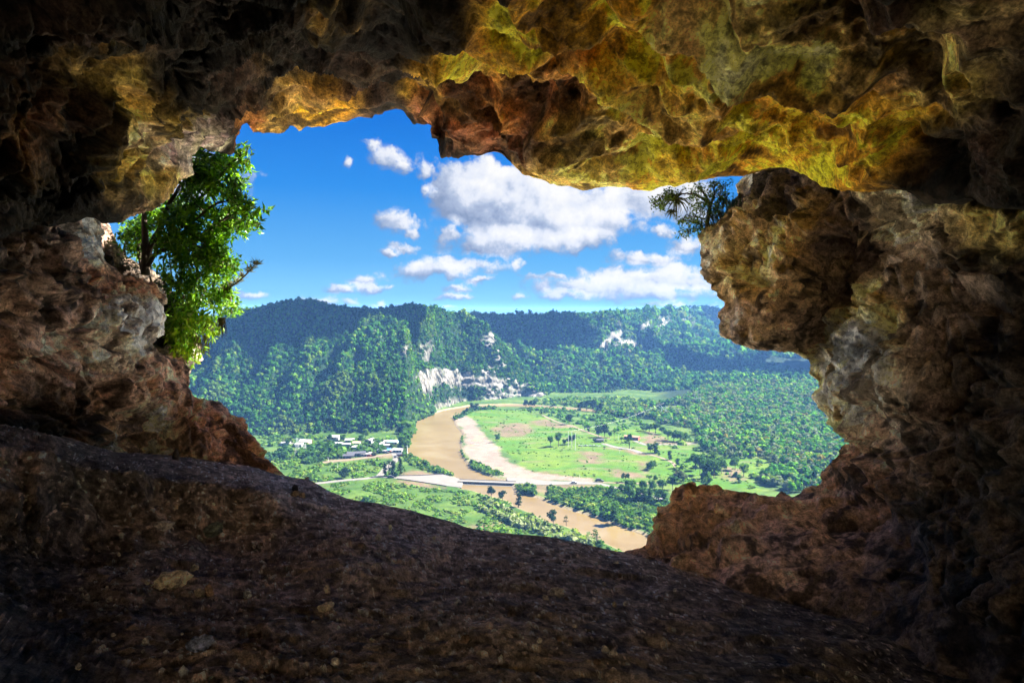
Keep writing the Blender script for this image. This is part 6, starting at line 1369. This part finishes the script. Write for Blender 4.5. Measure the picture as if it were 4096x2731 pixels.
# right tree
def r7(*p): return [(2500 + a * .3827, 650 + b * .3827) for a, b in p]
def r7d(*p): return [(2500 + a * .3827, 650 + b * .3827, d) for a, b, d in p]
SG = [(.07, .12, .02), (.10, .15, .025), (.045, .085, .014)]
grow('small_tree', 'small gnarled tree with fine leaves growing on top of the right rock', 'tree',
     [(r7d((872, 670, 11.9), (870, 560, 11.9), (862, 450, 11.9), (840, 370, 11.9), (790, 300, 11.9), (740, 250, 11.9)), .042, .010), (r7d((868, 520, 11.9), (890, 430, 11.9), (930, 350, 11.9), (940, 260, 11.9), (930, 200, 11.9)), .030, .008), (r7d((850, 400, 11.9), (760, 350, 11.8), (660, 330, 11.8), (540, 330, 11.7), (430, 340, 11.7), (330, 400, 11.6), (275, 450, 11.6)), .020, .005),
      (r7d((870, 600, 11.9), (800, 570, 11.8), (720, 560, 11.8), (640, 540, 11.7), (600, 540, 11.7)), .016, .004), (r7d((860, 640, 11.9), (790, 680, 11.8), (740, 720, 11.8), (650, 760, 11.7)), .014, .004), (r7d((800, 660, 11.8), (700, 620, 11.8), (600, 600, 11.7), (560, 660, 11.7)), .012, .004), (r7d((960, 560, 12), (990, 450, 12), (1000, 340, 12), (1040, 230, 12)), .016, .005), (r7d((990, 560, 12), (1040, 430, 12), (1090, 320, 12)), .012, .004)],
     [dict(poly=r7((600, 270), (680, 220), (850, 195), (1000, 200), (1060, 170), (1120, 165), (1130, 300), (1130, 360), (1060, 440), (960, 480), (940, 560), (800, 520), (640, 490), (700, 420), (620, 330)), nclus=190, depth=(11.6, 12.2), per=7, llen=.055, lw=.026, cols=SG, clumps=95, crad=15, spread=.10),
      dict(poly=r7((270, 400), (340, 380), (430, 310), (520, 290), (520, 340), (440, 400), (400, 500), (345, 500), (360, 450), (275, 455)), nclus=70, depth=(11.5, 11.8), per=7, llen=.055, lw=.026, cols=SG, clumps=30, crad=14, spread=.10),
      dict(poly=r7((540, 580), (640, 570), (720, 540), (840, 600), (850, 690), (790, 715), (700, 720), (620, 775), (600, 760), (560, 700)), nclus=85, depth=(11.6, 11.9), per=7, llen=.055, lw=.026, cols=SG, clumps=40, crad=15, spread=.10)], 131, bough=.005)
def bromeliad(x, y, d, L, n, label, seed):
    r = np.random.default_rng(seed); base = unproj(x, y, d); D = r.normal(size=(n, 3)); D[:, 2] = D[:, 2] * .7 + .05; D /= np.linalg.norm(D, axis=1, keepdims=True)
    ps, rs = [], []
    for k in D:
        l = L * (.6 + .5 * r.random()); ps.append(np.array([k * .02, k * l * .55, k * l - np.array([0, 0, l * .35])])); rs.append([.012, .008, .001])
    V, Q = tube_mesh(ps, rs, 4); o = mesh_np('bromeliad', V, Q=Q, mat=simple_mat('bromeliad_green', (.07, .08, .03), .7)); o.location = base; tag(o, label, 'bromeliad')
bromeliad(*r7d((535, 375, 11.7))[0], .30, 60, 'large spiky bromeliad on the left branch of the small tree', 1); bromeliad(*r7d((490, 515, 11.7))[0], .12, 34, 'small spiky bromeliad hanging below the large one', 2)
def tuft(x, y, d, L, n, label, seed, col):
    r = np.random.default_rng(seed); base = unproj(x, y, d); D = r.normal(size=(n, 3)) * .45; D[:, 2] = 1
    C = r.normal(size=(n, 3)) * np.array([L * .5, L * .4, .03]); o = leaves_mesh('grass_tuft', C, np.tile(np.array([0, -1., .2]), (n, 1)), D, L * (.5 + .7 * r.random(n)), np.full(n, .012), np.tile(np.array(col), (n, 1)) * (.6 + .8 * r.random((n, 1))), M_FROND); o.location = base; tag(o, label, 'grass')
tuft(2885, 880, 11.7, .22, 130, 'dry grass tuft at the foot of the small tree on the right rock', 3, (.10, .11, .04)); tuft(2925, 835, 12.0, .25, 110, 'green grass tuft against the dark rock right of the small tree', 5, (.06, .10, .03)); tuft(2850, 905, 11.7, .12, 70, 'short dry grass at the rim left of the small tree trunk', 6, (.12, .11, .05))

# ------------------------------------------------------------------ loose stones on the cave floor
M_PST = rock_mat('pale_stone', .8); 
FPXX, FPYY = to_px(FLOOR_V[0])
def stone(x, y, w_, h, label, col, seed, up=0.0, group='loose stones on the dark cave floor', asp=.7, Yoff=0.0):
    import bmesh
    c0 = ((FPXX - x) ** 2 + (FPYY - y) ** 2); near_ = np.argsort(c0)[:6]; hit = FLOOR_V[0][near_][FLOOR_V[0][near_][:, 1].argmin()]; Yd = float(hit[1])
    bm = bmesh.new(); bmesh.ops.create_icosphere(bm, subdivisions=4 if w_ > 30 else 2, radius=1.0); v = np.array([q.co[:] for q in bm.verts]); f = np.array([[q.index for q in g.verts] for g in bm.faces]); bm.free()
    W_ = w_ / FPX * Yd / 2 * .8; Hh = h / FPX * Yd / 2 * 1.1
    d = 1 + .30 * fbm(v * 1.2 + seed, 3, seed) + .16 * ridged(v * 2.6 + seed, 3, seed + 1); A_, B_, _ = worley(v * 1.7 + seed, seed); d += (.5 - A_) * .5
    V = v * d[:, None] * np.array([W_, W_ * asp, Hh])
    o = mesh_np('stone', V, T=f, mat=M_PST, col=np.tile(np.array(col) * (1.45 if max(col) > .35 else 1.0), (len(V), 1)) * np.clip(1 + .3 * fbm(v * 3 + seed, 3, seed)[:, None], .4, 1.5), smooth=True)
    o.location = hit + np.array([0, 0, Hh * .45 + up]); o.rotation_euler = (0, (seed % 5 - 2) * .12, seed * 1.3); tag(o, label, 'stone', group)
PAL = (.62, .52, .36); GRS = (.42, .38, .36)
stone(685, 2335, 150, 62, 'largest pale tan stone lying on the floor at the lower left', PAL, 3); stone(798, 2372, 56, 34, 'small tan stone just right of the largest pale stone', (.5, .4, .27), 4); stone(842, 2376, 32, 50, 'upright brown stone right of the largest pale stone', (.40, .26, .16), 5)
stone(775, 2275, 40, 26, 'pale chip behind the largest pale stone', PAL, 6); stone(985, 2375, 40, 24, 'whitish flake lying between the two big pale stones', (.6, .58, .5), 7); stone(1300, 2436, 80, 26, 'long pale flat flake near the bottom middle left', PAL, 8); stone(1305, 2365, 34, 26, 'small cream pebble above the long pale flake', PAL, 9)
stone(795, 2590, 110, 56, 'bluish grey stone at the bottom left of the floor', (.24, .26, .36), 10); stone(822, 2570, 44, 30, 'tan pebble resting beside the bluish grey stone', (.5, .4, .28), 11); stone(655, 2108, 80, 26, 'pale stone under the earth bench on the left', (.5, .44, .38), 12); stone(855, 2124, 84, 40, 'greenish dark stone at the hollow under the bench', (.22, .24, .17), 13)
stone(1210, 1984, 34, 22, 'brown slab on the crest below the upright dark stone', (.40, .28, .18), 14); stone(1178, 1978, 42, 18, 'flat brown slab left of a second one on the crest', (.34, .24, .16), 15); stone(1318, 2058, 18, 16, 'round grey pebble below the grey ridge', (.36, .38, .40), 16); stone(1559, 2120, 14, 28, 'small upright cream flake in the middle of the floor', (.6, .56, .42), 17)
stone(1509, 2156, 34, 24, 'cream stone left of the middle of the floor', (.55, .48, .38), 18); stone(1738, 2150, 18, 14, 'tiny cream stone near the crest in the middle', (.58, .50, .38), 19); stone(1652, 2206, 40, 16, 'flat whitish stone below the middle of the floor', GRS, 20); stone(2072, 2352, 46, 20, 'grey flat stone, left of two in the lower middle', GRS, 21); stone(2229, 2370, 70, 26, 'pale flat stone, right of two in the lower middle', (.52, .45, .38), 22)
stone(2455, 2424, 30, 24, 'small tan stone right of the lower middle', (.5, .38, .24), 23); stone(1500, 2312, 24, 16, 'whitish pebble in the centre of the dark floor', GRS, 24); stone(2385, 2254, 22, 12, 'white sliver near the crest right of the middle', (.6, .6, .58), 25); stone(1910, 2350, 30, 16, 'dull grey stone left of the flat stones', (.3, .26, .24), 26)
stone(708, 1836, 30, 52, 'upright dark stone in front of the left rock wall', (.08, .06, .05), 27); stone(1180, 1955, 36, 26, 'dark lump on the crest at the left', (.06, .045, .04), 28); stone(2460, 2250, 26, 12, 'pale splinter on the smooth floor near the rock mound', (.55, .5, .42), 29)

rp = np.random.default_rng(77)
for i in range(60):
    x = 260 + 2500 * rp.random(); y0_ = float(np.interp(x, [260, 900, 1500, 2100, 2760], [2240, 2160, 2110, 2200, 2330])); y = y0_ + (2690 - y0_) * rp.random() ** 1.3
    k = .5 + .9 * (y - 2100) / 600; sz = (8 + 16 * rp.random() ** 2) * k; pale = i % 3 != 0
    stone(x, y, sz * 1.5, sz, 'small pale pebble scattered on the dark cave floor' if pale else 'small brown clod scattered on the dark cave floor', (.55, .48, .38) if pale else (.22, .14, .09), 200 + i, group='pale pebbles on the cave floor' if pale else 'brown clods on the cave floor')
# ------------------------------------------------------------------ haze
def haze():
    x0, x1, y0, y1, z0, z1 = -9500, 9500, -60, 14800, GZ - 7.5, 24.0
    V = [(x0, y0, z0), (x1, y0, z0), (x1, y1, z0), (x0, y1, z0), (x0, y0, z1), (x1, y0, z1), (x1, y1, z1), (x0, y1, z1)]
    Q = [(0, 3, 2, 1), (4, 5, 6, 7), (0, 1, 5, 4), (1, 2, 6, 5), (2, 3, 7, 6), (3, 0, 4, 7)]
    m, t = new_mat('haze_air')
    v = t.n('ShaderNodeVolumePrincipled', inp={'Color': (.20, .47, 1.0, 1), 'Density': HAZE, 'Anisotropy': .0})
    t.link(v.outputs[0], t.n('ShaderNodeOutputMaterial').inputs['Volume'])
    o = mesh_np('haze', V, Q=Q, mat=m); o['kind'] = 'stuff'
HAZE = .00012
haze()
